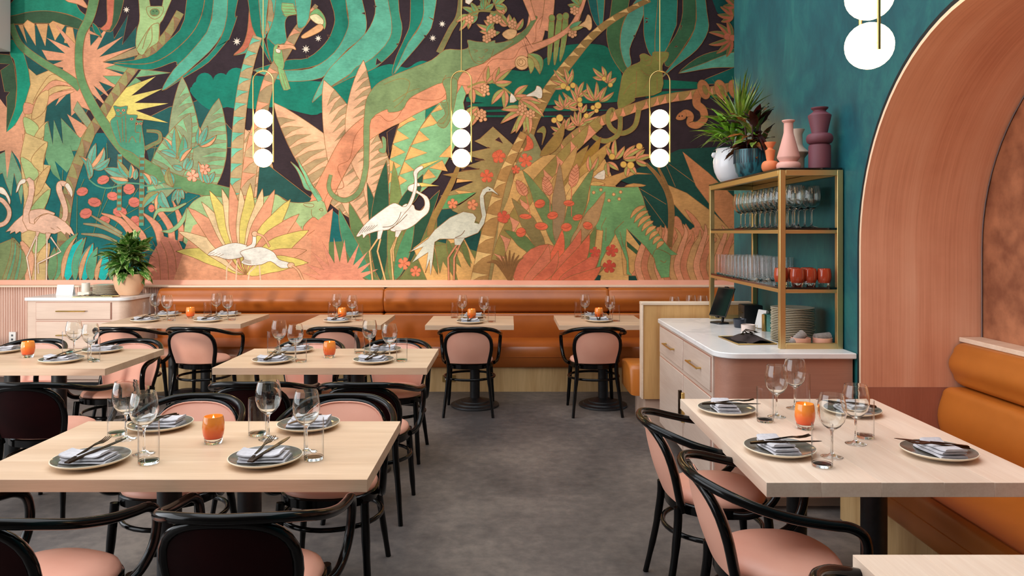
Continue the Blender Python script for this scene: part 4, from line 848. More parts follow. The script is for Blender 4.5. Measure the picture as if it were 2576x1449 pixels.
    for c, rx, ry, ro in (((460, 635), 14, 11, -20), ((745, 630), 14, 8, 5), ((320, 760), 16, 7, 5), ((585, 750), 14, 10, -12), ((830, 770), 13, 8, -15), ((475, 855), 17, 10, 5), ((720, 865), 14, 11, -5), ((930, 850), 13, 10, 20), ((275, 915), 13, 12, -30)):
        m.ell(c, rx, ry, RED, ro, n=11, lw=1.3); m.line([(c[0]-46, c[1]), (c[0], c[1]+10), (c[0]+44, c[1]-10)], 1.1, (180, 66, 36))
    m.poly([(220, 1400), (240, 1230), (370, 1080), (540, 1030), (640, 1090), (760, 1240), (800, 1400)], (226, 116, 78), 2)
    for b, t_, hw, c, bd in (((420, 1400), (680, 880), 18, RED, 0.12), ((470, 1400), (865, 880), 20, (228, 112, 74), 0.12), ((560, 1400), (948, 930), 22, (232, 108, 68), 0.12), ((640, 1400), (1050, 1095), 22, (226, 106, 70), 0.12), ((660, 1420), (1065, 1250), 20, (232, 112, 70), 0.12), ((300, 1400), (545, 1035), 18, (226, 122, 84), 0.15), ((380, 1400), (640, 1095), 14, (224, 110, 72), 0.15)): m.leaf(b, t_, hw, c, bd, n=12)
    for k in range(9): m.band([(170, 1400), (100+24*k-60, 1220-30*abs(4-k)*0), (-60+45*k, 1090+12*abs(5-k)*2)], [6, 6, 1], (146, 100, 52), n=4)
    # flowers
    for c, r, col, ro in (((60, 170), 17, RED, 10), ((320, 210), 18, RED, -10), ((100, 765), 16, (238, 100, 66), 20), ((1000, 1110), 14, (222, 80, 52), 0), ((1165, 1095), 16, (222, 80, 52), 15), ((1140, 1250), 17, (214, 72, 46), 0), ((225, 300), 11, RED, 0)): m.flower(c, r, col, ro)
    m.poly([(330, -40), (385, 10), (395, 90), (300, 120), (330, 50)], RED, 2)
    m.zone(*Z5)
    for c, r, col, ro in (((2360, 365), 17, RED, 0), ((2025, 635), 13, (240, 142, 92), 0), ((2220, 645), 14, (240, 150, 98), 15), ((1548, 1220), 16, (236, 128, 84), 20), ((1662, 1298), 14, (236, 128, 84), 0)): m.flower(c, r, col, ro)
    # pink starburst
    tips = ((545, 1310), (570, 1215), (645, 1105), (745, 1005), (860, 965), (965, 985), (1110, 1020), (1195, 1100), (1250, 1190), (1295, 1275)); st = [(560, 1400)]
    for k, t_ in enumerate(tips):
        a = math.atan2(t_[1]-1400, t_[0]-930); st.append((930+215*math.cos(a-0.14), 1400+190*math.sin(a-0.14))); st.append(t_)
    st += [(930+215*math.cos(-0.2), 1400+190*math.sin(-0.2)), (1200, 1400)]
    m.poly(st, (234, 148, 114))
    # herons
    m.poly([(1540, 650), (1600, 640), (1645, 650), (1660, 690), (1715, 700), (1750, 650), (1740, 585), (1680, 535), (1600, 510), (1583, 480), (1600, 455), (1640, 440), (1700, 430), (1705, 460), (1650, 470), (1690, 515), (1775, 565), (1802, 640), (1785, 720), (1720, 780), (1640, 850), (1540, 895), (1420, 902), (1430, 800)], WH, 3)
    m.poly([(1690, 432), (1730, 430), (1895, 460), (1720, 468)], YEL); m.poly([(1680, 275), (1720, 248), (1905, 203), (1735, 292)], YEL)
    m.poly([(1083, 945), (1180, 820), (1330, 700), (1440, 630), (1500, 645), (1540, 665), (1585, 640), (1640, 500), (1650, 400), (1640, 330), (1670, 285), (1725, 262), (1735, 290), (1680, 340), (1675, 480), (1625, 640), (1540, 745), (1440, 870), (1330, 900), (1280, 905), (1190, 935), (1150, 972), (1140, 935), (1110, 955)], WH, 3)
    m.line([(1340, 865), (1430, 850), (1490, 790), (1520, 715)], 1.6, (132, 92, 56)); m.line([(1390, 895), (1500, 820), (1580, 740)], 1.6, (132, 92, 56))
    for k in range(6): m.line([(1110+24*k, 930-8*k), (1160+26*k, 860-4*k)], 1.1, (132, 92, 56))
    m.poly([(1290, 905), (1345, 890), (1320, 980), (1285, 985)], WH); m.poly([(1465, 900), (1525, 900), (1490, 965), (1460, 960)], WH)
    for pts in ([(1290, 980), (1210, 1100), (1240, 1385)], [(1318, 980), (1288, 1100), (1365, 1385)], [(1478, 960), (1420, 1090), (1442, 1385)], [(1478, 960), (1440, 1090), (1448, 1200)]): m.line(pts, 5, LINE, 0); m.line(pts, 3.4, (234, 184, 116), 0)
    m.poly([(2482, 552), (2410, 515), (2360, 520), (2330, 560), (2340, 650), (2355, 740), (2335, 830), (2275, 920), (2150, 970), (2040, 980), (1900, 980), (1850, 1010), (1832, 1180), (1808, 1342), (1800, 1180), (1758, 1312), (1785, 1110), (1628, 1212), (1735, 1055), (1596, 1112), (1780, 980), (1850, 890), (2000, 770), (2130, 712), (2225, 730), (2258, 770), (2240, 820), (2282, 832), (2312, 760), (2292, 640), (2290, 560), (2318, 495), (2370, 463), (2412, 482)], (220, 218, 196), 0)
    m.ell((2388, 497), 2, 1.4, K, out=False); m.line([(2050, 968), (2110, 940), (2145, 895)], 1.6, (132, 92, 56)); m.poly([(2040, 975), (2145, 968), (2100, 1045), (2045, 1040)], (220, 218, 196))
    for pts in ([(2065, 1040), (1980, 1165), (1988, 1385)], [(2095, 1040), (2040, 1165), (2038, 1385)]): m.line(pts, 5.4, LINE, 0); m.line(pts, 3.6, (226, 142, 100), 0)
    m.zone(*Z5); m.flower((2475, 175), 17, RED, 0); m.flower((2525, 765), 16, (232, 92, 58), 10)
    return m
# ------------------------------------------------------------------ the room
WX = 1.96            # plane of the teal wall
CEIL = 5.2
struct('floor', MB().box(-6.3, 6.0, -2.7, 8.3, -0.1, 0), M['concrete'])
wall_back = struct('wall_back', MB().box(-6.3, 6.0, WALL_Y, WALL_Y+0.15, 0, CEIL), M['pinkpaint'])
cl = MB()
cl.box(-6.3, -4.1, -2.7, 8.3, CEIL, CEIL+0.12); cl.box(2.9, 6.0, -2.7, 8.3, CEIL, CEIL+0.12); cl.box(-4.1, 2.9, -2.7, 0.2, CEIL, CEIL+0.12); cl.box(-4.1, 2.9, 6.2, 8.3, CEIL, CEIL+0.12)  # opening made for the added overhead fill light
struct('ceiling', cl, M['roomwhite'])
wl = MB()
wl.box(-6.4, -6.25, -2.7, -2.4, 0, CEIL); wl.box(-6.4, -6.25, 7.1, 8.3, 0, CEIL); wl.box(-6.4, -6.25, -2.4, 7.1, 0, 0.4); wl.box(-6.4, -6.25, -2.4, 7.1, 5.0, CEIL)
struct('wall_left', wl, M['roomwhite'])
wf = MB(); wf.box(-6.3, 6.0, -2.7, -2.55, 0, CEIL)  # unseen wall, kept solid to block sun and dark to cut bounce
struct('wall_front', wf, M['umber'])
w1 = MB()
for a in ((-2.4, -2.34), (7.04, 7.1)): w1.box(-6.38, -6.28, a[0], a[1], 0.4, 5.0)
w1.box(-6.38, -6.28, -2.4, 7.1, 0.4, 0.46); w1.box(-6.38, -6.28, -2.4, 7.1, 4.94, 5.0)
struct('window_1', w1, M['black_matte'])
# teal wall with the arch cut into it, ending in a rounded outside corner
AY, AR, AZ, NX = 2.99, 1.10, 1.49, 2.63
N_ARC = 40
arc = [(AY+AR*math.cos(math.pi*i/N_ARC), AZ+AR*math.sin(math.pi*i/N_ARC)) for i in range(N_ARC+1)]
tw = MB()
corner = [(WX+0.06-0.06*math.cos(a), 6.39+0.06*math.sin(a)) for a in [math.pi/2*i/6 for i in range(7)]]
def vstrip(mb, pts, z0, z1):
    n = len(pts); mb.add([(p[0], p[1], z0) for p in pts]+[(p[0], p[1], z1) for p in pts], [(i, i+1, n+i+1, n+i) for i in range(n-1)])
vstrip(tw, [(WX, AY+AR)]+corner+[(6.0, 6.45)], 0, CEIL)
vstrip(tw, [(WX, -2.7), (WX, AY-AR)], 0, CEIL)
b = len(arc)
tw.add([(WX, y, z) for y, z in arc]+[(WX, y, CEIL) for y, z in arc], [(i, i+1, b+i+1, b+i) for i in range(b-1)])
struct('wall_right', tw, M['teal'], smooth=35)
# niche: veneered reveal, copper plaster back
niche = struct('wall_niche', MB().add([(NX, AY-AR-0.05, 0), (NX, AY+AR+0.05, 0), (NX, AY+AR+0.05, 2.75), (NX, AY-AR-0.05, 2.75)], [(0, 1, 2, 3)]), M['niche'])
def reveal(p): 
    mb = MB(); n = len(p); mb.add([(WX-0.003, y, z) for y, z in p]+[(NX, y, z) for y, z in p], [(i, i+1, n+i+1, n+i) for i in range(n-1)]); return mb
SEAM = 0.72
rp = [(AY+AR, SEAM+(AZ-SEAM)*i/8) for i in range(8)]+arc+[(AY-AR, AZ-(AZ-SEAM)*i/8) for i in range(1, 9)]
ro = struct('reveal_panel', reveal(rp), M['cedar_arch'], niche, smooth=30)
vlen = [0.0]
for p_, q_ in zip(rp, rp[1:]): vlen.append(vlen[-1]+math.hypot(p_[0]-q_[0], p_[1]-q_[1]))
uvl = ro.data.uv_layers.new(name='sheet')
for lp_ in ro.data.loops:
    vi = lp_.vertex_index; uvl.data[lp_.index].uv = ((0.0 if vi < len(rp) else NX-WX), vlen[vi % len(rp)])
struct('lower_panel', reveal([(AY+AR-0.002, 0), (AY+AR-0.002, SEAM)]), M['cedar_low'], niche)  # reveal toned darker below the split height
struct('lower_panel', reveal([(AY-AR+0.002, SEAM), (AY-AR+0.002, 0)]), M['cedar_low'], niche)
def ring(x, r0, r1, x2=None):
    mb = MB(); rows = []
    def path(r): return [(AY+r, 0.0)]+[(AY+r*math.cos(math.pi*i/N_ARC), AZ+r*math.sin(math.pi*i/N_ARC)) for i in range(N_ARC+1)]+[(AY-r, 0.0)]
    a, c = path(r0), path(r1); n = len(a); x2 = x if x2 is None else x2
    mb.add([(x, y, z) for y, z in a]+[(x, y, z) for y, z in c]+[(x2, y, z) for y, z in c], [(i, i+1, n+i+1, n+i) for i in range(n-1)]+[(n+i, n+i+1, 2*n+i+1, 2*n+i) for i in range(n-1)])
    return mb
struct('edge_band', ring(WX-0.003, AR-0.001, AR+0.018, WX), plain('pale_edge_banding', (240, 204, 172), 0.5), niche)
struct('shadow_gap', ring(WX-0.0015, AR+0.018, AR+0.042, WX), plain('black_gap', (10, 9, 9), 0.8), niche)
struct('metal_bead', ring(NX-0.006, AR-0.014, AR-0.006, NX), plain('grey_bead', (120, 112, 116), 0.35), niche)
# pink band, ledge and fluted wainscot on the back wall
struct('trim_1', MB().box(-6.25, 5.9, WALL_Y-0.014, WALL_Y, 0.99, 1.055), M['pinkpaint'])
struct('trim_2', MB().box(-6.25, 5.9, 8.0, WALL_Y-0.014, 0.984, 1.003, 0.003), M['ledge'])
flt = struct('trim_3', MB().box(-6.25, -3.74, 8.055, WALL_Y-0.014, 0, 0.984), M['flute'], label='fluted pale wood wainscot below the ledge')
flute = MB(); flute.loft([[(0.0125*math.cos(a), -0.011*math.sin(a), z) for a in [math.pi*i/6 for i in range(7)]] for z in (0.0, 0.983)], False, False)
fme = flute.mesh('slat', M['flute'], 60)
x = -6.2
while x < -3.75:
    link('slat', fme, flt, (x, 8.055, 0)); x += 0.0262
sf = MB().box(-6.25, -5.50, 7.90, 8.12, 3.575, CEIL, 0.004)
struct('trim_4', sf, M['soffit'], label='grey painted bulkhead dropping from the ceiling')

# ------------------------------------------------------------------ mural
mur = paint().build(-140, 2040, -105, 705, mural_mat(), wall_back)
mur['label'] = 'jungle mural with palms, flamingos, herons, panther and antelope'
# ------------------------------------------------------------------ upholstered benches
def bulge_profile(y0, y1, z0, z1, bulge=0.03, r=0.035, n=5):
    """closed (y, z) outline, front at y0, with a bellied front"""
    pts = []
    for cy, cz, a0 in ((y1-r*0.4, z0+r*0.4, -90), (y1-r*0.4, z1-r*0.4, 0)):
        for i in range(3): a = R(a0+45*i); pts.append((cy+r*0.4*math.cos(a), cz+r*0.4*math.sin(a)))
    for i in range(n+1): a = R(90+90*i/n); pts.append((y0+r+r*math.cos(a), z1-r+r*math.sin(a)))
    for i in range(1, 6):
        t = i/6; pts.append((y0-bulge*math.sin(math.pi*t), z1-r-(z1-z0-2*r)*t))
    for i in range(n+1): a = R(180+90*i/n); pts.append((y0+r+r*math.cos(a), z0+r+r*math.sin(a)))
    return pts
def cushion(prof, a0, a1, axis='x', end=0.03):
    """extrude the outline along an axis; the ends pull in softly"""
    cy = sum(p[0] for p in prof)/len(prof); cz = sum(p[1] for p in prof)/len(prof); rows = []
    seg = [(0, 0.88), (0.12, 0.925), (0.35, 0.965), (0.65, 0.99), (1, 1)]
    st = [(a0+end*t, k) for t, k in seg]+[(a1-end*t, k) for t, k in seg[::-1]]
    for a, k in st:
        row = [((cy+(p[0]-cy)*k), cz+(p[1]-cz)*k) for p in prof]
        rows.append([(a, q[0], q[1]) if axis == 'x' else (q[0], a, q[1]) for q in row])
    mb = MB(); mb.loft(rows); return mb
bq = thing('banquette', 'long tan leather banquette along the mural wall with oak plinth', 'bench', (-0.3, 7.6, 0))
def rel(o, root):
    if o.parent is root: o.matrix_parent_inverse = Matrix.Translation(-Vector(root.location))
    return o
SEAMS = [-3.76, -1.34, 1.07, 3.4]
for a, b_ in zip(SEAMS, SEAMS[1:]):
    rel(cushion(bulge_profile(7.875, 8.05, 0.722, 0.982, 0.035, 0.05), a+0.002, b_-0.002).build('backrest_cushion', M['tan'], bq, 50), bq)
    rel(cushion(bulge_profile(7.865, 8.05, 0.40, 0.718, 0.022, 0.03), a+0.002, b_-0.002).build('lumbar_cushion', M['tan'], bq, 50), bq)
    s_ = rel(cushion([(8.0, 0.25), (8.0, 0.455), (7.6, 0.462), (7.33, 0.458), (7.285, 0.448), (7.268, 0.425), (7.262, 0.35), (7.268, 0.26), (7.28, 0.245)], a+0.002, b_-0.002, end=0.015).build('seat_cushion', M['tan'], bq, 40), bq)
    rel(MB().tube([(a+0.01, 7.261, 0.352), (b_-0.01, 7.261, 0.352)], 0.0035, 6).build('piping', M['tan'], s_), bq)
rel(MB().box(-3.76, 3.4, 7.30, 8.03, 0.0, 0.243).build('plinth', M['plinth'], bq), bq)
ot = rel(MB().box(-0.66, -0.53, 7.290, 7.301, 0.10, 0.165, 0.003).build('outlet_plate', M['brass'], bq), bq)
rel(MB().box(-0.63, -0.56, 7.286, 7.291, 0.118, 0.135).build('socket', M['whiteplastic'], ot), bq)

nb = thing('banquette', 'amber leather banquette built into the arched niche', 'bench', (2.2, 3.0, 0))
rel(cushion(bulge_profile(2.46, 2.625, 0.735, 0.975, 0.03, 0.05), 1.93, 4.08, 'y', 0.06).build('backrest_cushion', M['tan_side'], nb, 50), nb)
rel(cushion(bulge_profile(2.40, 2.625, 0.40, 0.732, 0.03, 0.04), 1.93, 4.085, 'y', 0.06).build('lumbar_cushion', M['tan_side'], nb, 50), nb)
s_ = rel(cushion([(2.60, 0.25), (2.60, 0.455), (2.1, 0.462), (1.835, 0.458), (1.79, 0.448), (1.772, 0.425), (1.765, 0.35), (1.772, 0.26), (1.785, 0.245)], 1.93, 4.07, 'y', 0.015).build('seat_cushion', M['tan_side'], nb, 40), nb)
rel(MB().tube([(1.764, 1.94, 0.352), (1.764, 4.06, 0.352)], 0.0035, 6).build('piping', M['tan_side'], s_), nb)
rel(MB().tube([(1.80, 1.94, 0.453), (1.80, 4.06, 0.453)], 0.0025, 6).build('stitching', M['thread'], s_), nb)
rel(MB().box(1.83, 2.6, 1.93, 4.06, 0, 0.243).build('plinth', M['plinth'], nb), nb)
struct('trim_5', MB().box(2.50, NX-0.002, 1.9, 4.085, 0.975, 1.0, 0.003), M['ledge'], label='pale wood cap along the niche bench back')

# ------------------------------------------------------------------ booth partition with its seat
pt = thing('booth', 'honey oak booth partition with tan leather seat beside the marble counter', 'booth', (1.5, 5.95, 0))
rel(MB().box(1.077, 1.955, 5.895, 5.96, 0.245, 1.0).build('panel', M['honey'], pt), pt)
rel(MB().box(1.064, 1.077, 5.885, 5.985, 0.245, 1.0, 0.002).build('edge_board', M['ledge'], pt), pt)
rel(MB().box(1.062, 1.955, 5.885, 5.985, 1.0, 1.022, 0.002).build('cap', M['ledge'], pt), pt)
rel(MB().box(1.10, 1.955, 5.92, 6.40, 0, 0.243).build('plinth', M['blush'], pt), pt)
rel(cushion([(6.44, 0.25), (6.45, 0.44), (6.42, 0.485), (6.2, 0.51), (6.02, 0.5), (5.99, 0.46), (5.99, 0.25)], 0.985, 1.93, 'x', 0.05).build('seat_cushion', M['tan_side'], pt, 50), pt)
rel(cushion(bulge_profile(5.962, 6.02, 0.5, 0.98, 0.0, 0.02), 1.10, 1.93).build('backrest_cushion', M['tan_side'], pt, 50), pt)

# ------------------------------------------------------------------ sideboard and marble counter
def rounded_rect(x0, x1, y0, y1, radii, n=8):
    """radii for corners in order (x0,y0) (x1,y0) (x1,y1) (x0,y1), counter-clockwise"""
    out = []
    for (cx, cy, sx, sy, a0), r in zip(((x0, y0, 1, 1, 180), (x1, y0, -1, 1, 270), (x1, y1, -1, -1, 0), (x0, y1, 1, -1, 90)), radii):
        if r <= 0: out.append((cx, cy)); continue
        for i in range(n+1): a = R(a0+90*i/n); out.append((cx+sx*r+r*math.cos(a), cy+sy*r+r*math.sin(a)))
    return out
def bar_handle(mb, p0, p1, out, r=0.006):
    """square brass pull between two points standing off along 'out'"""
    p0, p1, o = Vector(p0), Vector(p1), Vector(out)
    mb.tube([p0, p0+o*0.03], r, 6); mb.tube([p1, p1+o*0.03], r, 6)
    d = (p1-p0).normalized(); mb.tube([p0+o*0.03-d*0.012, p1+o*0.03+d*0.012], r*1.15, 4)
    return mb
sb = thing('sideboard', 'pale oak sideboard with white marble top and brass pulls', 'sideboard', (-4.38, 7.7, 0))
bp = rounded_rect(-4.90, -3.87, 7.47, 8.03, (0.02, 0.10, 0.0, 0.0))
rel(MB().prism(bp, 0.06, 0.888).build('body', M['blush'], sb, 35), sb)
rel(MB().box(-4.86, -3.92, 7.52, 8.0, 0, 0.06).build('toe_kick', M['black_matte'], sb), sb)
rel(MB().prism(rounded_rect(-4.92, -3.855, 7.45, 8.035, (0.03, 0.11, 0, 0)), 0.888, 0.92, c=0.003).build('marble_top', M['marble'], sb, 35), sb)
for k, (z0, z1) in enumerate(((0.70, 0.868), (0.405, 0.675), (0.09, 0.38))):
    fr = rel(MB().box(-4.80, -4.035, 7.462, 7.472, z0-0.004, z1+0.004).build('shadow_gap', M['cedar_low'], sb), sb)
    dr = rel(MB().box(-4.795, -4.04, 7.456, 7.475, z0, z1, 0.002).build('drawer', M['blush'], sb), sb)
    rel(bar_handle(MB(), (-4.565, 7.456, (z0+z1)/2), (-4.30, 7.456, (z0+z1)/2), (0, -1, 0)).build('handle', M['brass'], dr), sb)

ct = thing('counter', 'service counter with white marble top, pale drawers and end panel darkened as shade', 'counter', (1.55, 5.0, 0))
cp = rounded_rect(1.20, 1.945, 4.16, 5.83, (0.12, 0.0, 0.0, 0.03))
rel(MB().prism(cp, 0.08, 0.868).build('body', wood('shaded_blush_oak', (168, 118, 98), (186, 134, 112), 'x', 0.45, vary=0.02), ct, 35), ct)  # same wood as the drawers, shade of the end face put into its colour
rel(MB().box(1.27, 1.94, 4.25, 5.80, 0, 0.08).build('toe_kick', M['blush'], ct), ct)
rel(MB().prism(rounded_rect(1.175, 1.955, 4.135, 5.85, (0.13, 0.0, 0, 0.06)), 0.868, 0.90, c=0.004).build('marble_top', M['marble'], ct, 35), ct)
rel(MB().box(1.192, 1.21, 4.29, 5.80, 0.085, 0.862).build('face_frame', M['blush_y'], ct), ct)
for y0, y1 in ((4.33, 4.99), (5.01, 5.77)):
    rel(MB().box(1.1905, 1.195, y0-0.005, y1+0.005, 0.64, 0.85).build('shadow_gap', M['cedar_low'], ct), ct)
    dr = rel(MB().box(1.183, 1.20, y0, y1, 0.645, 0.845, 0.002).build('drawer', M['blush_y'], ct), ct)
    ym = (y0+y1)/2; rel(bar_handle(MB(), (1.183, ym-0.13, 0.745), (1.183, ym+0.13, 0.745), (-1, 0, 0)).build('handle', M['brass'], dr), ct)
    rel(MB().box(1.1905, 1.195, y0-0.005, y1+0.005, 0.09, 0.615).build('shadow_gap', M['cedar_low'], ct), ct)
    do = rel(MB().box(1.183, 1.20, y0, y1, 0.095, 0.61, 0.002).build('door', M['blush_y'], ct), ct)
    yh = y1-0.03 if y0 < 4.6 else y0+0.03
    rel(MB().box(1.162, 1.184, yh-0.012, yh+0.012, 0.30, 0.50, 0.002).build('handle', M['steel_dark'] if y0 > 4.6 else M['brass'], do), ct)

# wall outlet on the wainscot
wo = thing('wall_outlet', 'white wall outlet on the fluted wainscot', 'outlet', (-5.42, 8.03, 0.435))
MB().box(-0.038, 0.038, -0.006, 0.01, -0.06, 0.06, 0.003).build('plate', M['whiteplastic'], wo)
for z in (-0.022, 0.022): MB().box(-0.012, 0.012, -0.008, -0.004, z-0.011, z+0.011, 0.002).build('socket', M['navy'], wo)

# ------------------------------------------------------------------ brass shelf
sh = thing('shelf_unit', 'brass framed shelf with smoked glass shelves standing on the counter', 'shelf', (1.77, 5.08, 0.90))
SX0, SX1, SY0, SY1 = 1.60, 1.935, 4.31, 5.80
ZS = [0.915, 1.237, 1.585, 1.93]
g = 0.017
for px, py in ((SX0, SY0), (SX1, SY0), (SX0, SY1), (SX1, SY1)):
    rel(MB().box(px-g, px+g, py-g, py+g, 0.90, ZS[3]+g, 0.002).build('post', M['brass_soft'], sh), sh)
for k, z in enumerate(ZS):
    q = g if k in (0, 3) else 0.011
    rel(MB().box(SX0+g, SX1-g, SY0-q, SY0+q, z-q, z+q, 0.0015).build('rail', M['brass_soft'], sh), sh)
    rel(MB().box(SX0+g, SX1-g, SY1-q, SY1+q, z-q, z+q, 0.0015).build('rail', M['brass_soft'], sh), sh)
    if k: 
        for X in (SX0, SX1): rel(MB().box(X-q, X+q, SY0+g, SY1-g, z-q, z+q, 0.0015).build('rail', M['brass_soft'], sh), sh)
        e = 0.018 if k == 3 else 0.0115
        rel((MB().box(SX0-e, SX1+min(e, 0.012), SY0-e, SY1+e, z+q+0.0005, z+q+0.0115, 0.001) if k == 3 else MB().prism([(SX0+g, SY0-e), (SX1-g, SY0-e), (SX1-g, SY0+g), (SX1+e, SY0+g), (SX1+e, SY1-g), (SX1-g, SY1-g), (SX1-g, SY1+e), (SX0+g, SY1+e), (SX0+g, SY1-g), (SX0-e, SY1-g), (SX0-e, SY0+g), (SX0+g, SY0+g)], z+q+0.0005, z+q+0.0115)).build('glass_shelf', M['darkglass'], sh), sh)
TOPZ = ZS[3]+g+0.0118; MIDZ = ZS[2]+0.011+0.0118; LOWZ = ZS[1]+0.011+0.0118

# ------------------------------------------------------------------ pendants
def make_pendant(label, loc, rz):
    t = thing('pendant_lamp', label, 'lamp', loc, rz, 'three-globe brass pendant lamps')
    w = 0.098; zt = 3.14
    lp = [(-w, 0, 2.30)]+[(-w, 0, 2.5), (-w, 0, zt-w)]+[(-w*math.cos(a), 0, zt-w+w*math.sin(a)) for a in [math.pi*i/12 for i in range(1, 12)]]+[(w, 0, zt-w), (w, 0, 2.5), (w, 0, 2.26)]
    MB().tube(lp, 0.0068, 10).build('loop_frame', M['brass'], t, 60)
    MB().tube([(0, 0, zt), (0, 0, CEIL-0.02)], 0.0055, 8).build('stem', M['brass'], t, 60)
    MB().lathe([(0, 0), (0.06, 0), (0.06, 0.02), (0, 0.02)], 20, cz=CEIL-0.025).build('canopy', M['brass'], t, 40)
    for z in (2.298, 2.488, 2.678):
        prof = [(0.0885*math.sin(math.pi*i/14), -0.0885*math.cos(math.pi*i/14)) for i in range(15)]
        MB().lathe(prof, 28, cz=z).build('globe', M['globe'], t, 80)
        for sx in (-1, 1): MB().tube([(sx*0.086, 0, z-0.01), (sx*0.1, 0, z-0.01)], 0.006, 8).build('pin', M['brass'], t, 60)
    return t
make_pendant('three-globe brass pendant hanging nearest the sideboard', (-2.371, 7.1, 0), 0)
make_pendant('three-globe brass pendant hanging between the other two by the mural', (-0.458, 7.1, 0), 0)
make_pendant('three-globe brass pendant hanging nearest the plants on the shelf', (1.458, 7.1, 0), 0)
make_pendant('large-looking pendant with two globes in view beside the arch', (1.387, 2.83, 0), R(-97))

# ------------------------------------------------------------------ chairs
def hoop_w(z):
    if z <= 0.60: 
        t = max(0.0, min(1.0, (z-0.42)/0.18)); return 0.170+0.028*(3*t*t-2*t*t*t)
    q = min(1.0, (z-0.60)/0.148); return 0.198*max(0.0, 1-q**2.7)**(1/2.7)
def hoop_y(z, x): return -0.20-0.095*((z-0.42)/0.33)+0.028*(abs(x)/0.2)**2
def make_chair(back_mat, label):
    t = thing('bentwood_armchair', label, 'chair')
    zs = [0.42, 0.46, 0.50, 0.54, 0.58, 0.62, 0.66, 0.69, 0.71, 0.725, 0.735, 0.742, 0.746]
    right = [(hoop_w(z), hoop_y(z, hoop_w(z)), z) for z in zs]
    top = [(x, hoop_y(0.748, x), 0.748) for x in (0.06, 0.03, 0.0, -0.03, -0.06)]
    pts = right+[p for p in top if abs(p[0]) < right[-1][0]-0.01]+[(-a, b, c) for a, b, c in right[::-1]]
    MB().tube(pts, 0.0165, 10).build('back_frame', M['black'], t, 60)
    for s in (-1, 1):
        MB().tube(catmull([(s*0.212, -0.262, 0), (s*0.190, -0.222, 0.2), (s*0.172, -0.200, 0.36), (s*0.170, -0.198, 0.44)], 4), [0.013]*3+[0.0155]*3+[0.018]*7, 10).build('leg', M['black'], t, 60)
        MB().tube(catmull([(s*0.205, 0.205, 0), (s*0.192, 0.190, 0.2), (s*0.180, 0.170, 0.42)], 4), [0.0125]*2+[0.016]*3+[0.019]*4, 10).build('leg', M['black'], t, 60)
    rail = [(0, -0.322, 0.768), (0.08, -0.314, 0.768), (0.15, -0.288, 0.762), (0.215, -0.228, 0.744), (0.256, -0.14, 0.716), (0.272, -0.03, 0.690), (0.276, 0.07, 0.676), (0.274, 0.135, 0.668), (0.270, 0.178, 0.640), (0.266, 0.190, 0.585), (0.260, 0.175, 0.515), (0.250, 0.130, 0.458), (0.236, 0.07, 0.430), (0.214, 0.02, 0.424)]
    full = [(-a, b, c) for a, b, c in rail[:0:-1]]+rail
    MB().tube(catmull(full, 4), 0.0165, 10).build('arm_rail', M['black'], t, 60)
    # seat
    def outline(k, n=32):
        o = []
        for i in range(n):
            a = 2*math.pi*i/n; c, s = math.cos(a), math.sin(a)
            x = math.copysign(abs(c)**0.86, c); y = math.copysign(abs(s)**0.86, s)
            o.append((x*(0.212+0.014*y)*k, y*0.213*k))
        return o
    MB().loft([[(p[0], p[1], z) for p in outline(k)] for k, z in ((0.93, 0.398), (1.0, 0.404), (1.0, 0.44), (0.96, 0.447))]).build('seat_frame', M['black'], t, 45)
    MB().loft([[(p[0], p[1], z) for p in outline(k)] for k, z in ((0.95, 0.443), (0.965, 0.454), (0.93, 0.470), (0.82, 0.484), (0.62, 0.493), (0.35, 0.497), (0.08, 0.499))]).build('seat_cushion', M['pink'], t, 60)
    ring_ = [(0.222*math.cos(2*math.pi*i/32), -0.01+0.212*math.sin(2*math.pi*i/32), 0.312) for i in range(32)]
    MB().tube(ring_, 0.011, 8, True).build('stretcher_ring', M['black'], t, 60)
    # upholstered back: front and rear faces
    zr = [(0.455+0.145*i/6, hoop_w(0.455+0.145*i/6)-0.014) for i in range(7)]+[(0.60+0.134*math.sin(R(f_))**0.74, 0.184*math.cos(R(min(f_, 87)))**0.74) for f_ in (8, 18, 28, 38, 48, 57, 65, 72, 79, 85, 89)]
    NR = len(zr)
    def pad(side, off, bul, k=1.0, dz=0.0):
        rows = []
        for z, w in zr:
            w *= k; z = z+dz*max(0, (z-0.455)/0.28)
            v = (z-0.455)/0.28
            rows.append([(w*u, hoop_y(z, w*u)+side*(off+bul*(1-u*u)*math.sin(math.pi*min(1, v*0.9+0.08))), z) for u in [-1+2*k/10 for k in range(11)]])
        mb = MB(); n = 11; mb.add([p for r in rows for p in r], [(i*n+k, i*n+k+1, (i+1)*n+k+1, (i+1)*n+k) for i in range(NR-1) for k in range(10)]); return mb, rows
    f, fr = pad(1, 0.017, 0.020, 1.07, 0.015); bk = f.build('backrest_pad', M['pink'], t, 60)
    edge = [r[0] for r in fr]+fr[-1][1:-1]+[r[-1] for r in fr[::-1]]
    MB().tube([(p[0], p[1]+0.0, p[2]) for p in edge], 0.0045, 6).build('piping', M['pink'], bk, 60)
    r_, _ = pad(-1, 0.008, 0.014); r_.build('back_panel', back_mat, t, 60)
    return t
pinkchair = make_chair(M['pink'], 'x'); darkchair = make_chair(M['shaded_pink'], 'x')
GP = 'black bentwood armchairs'
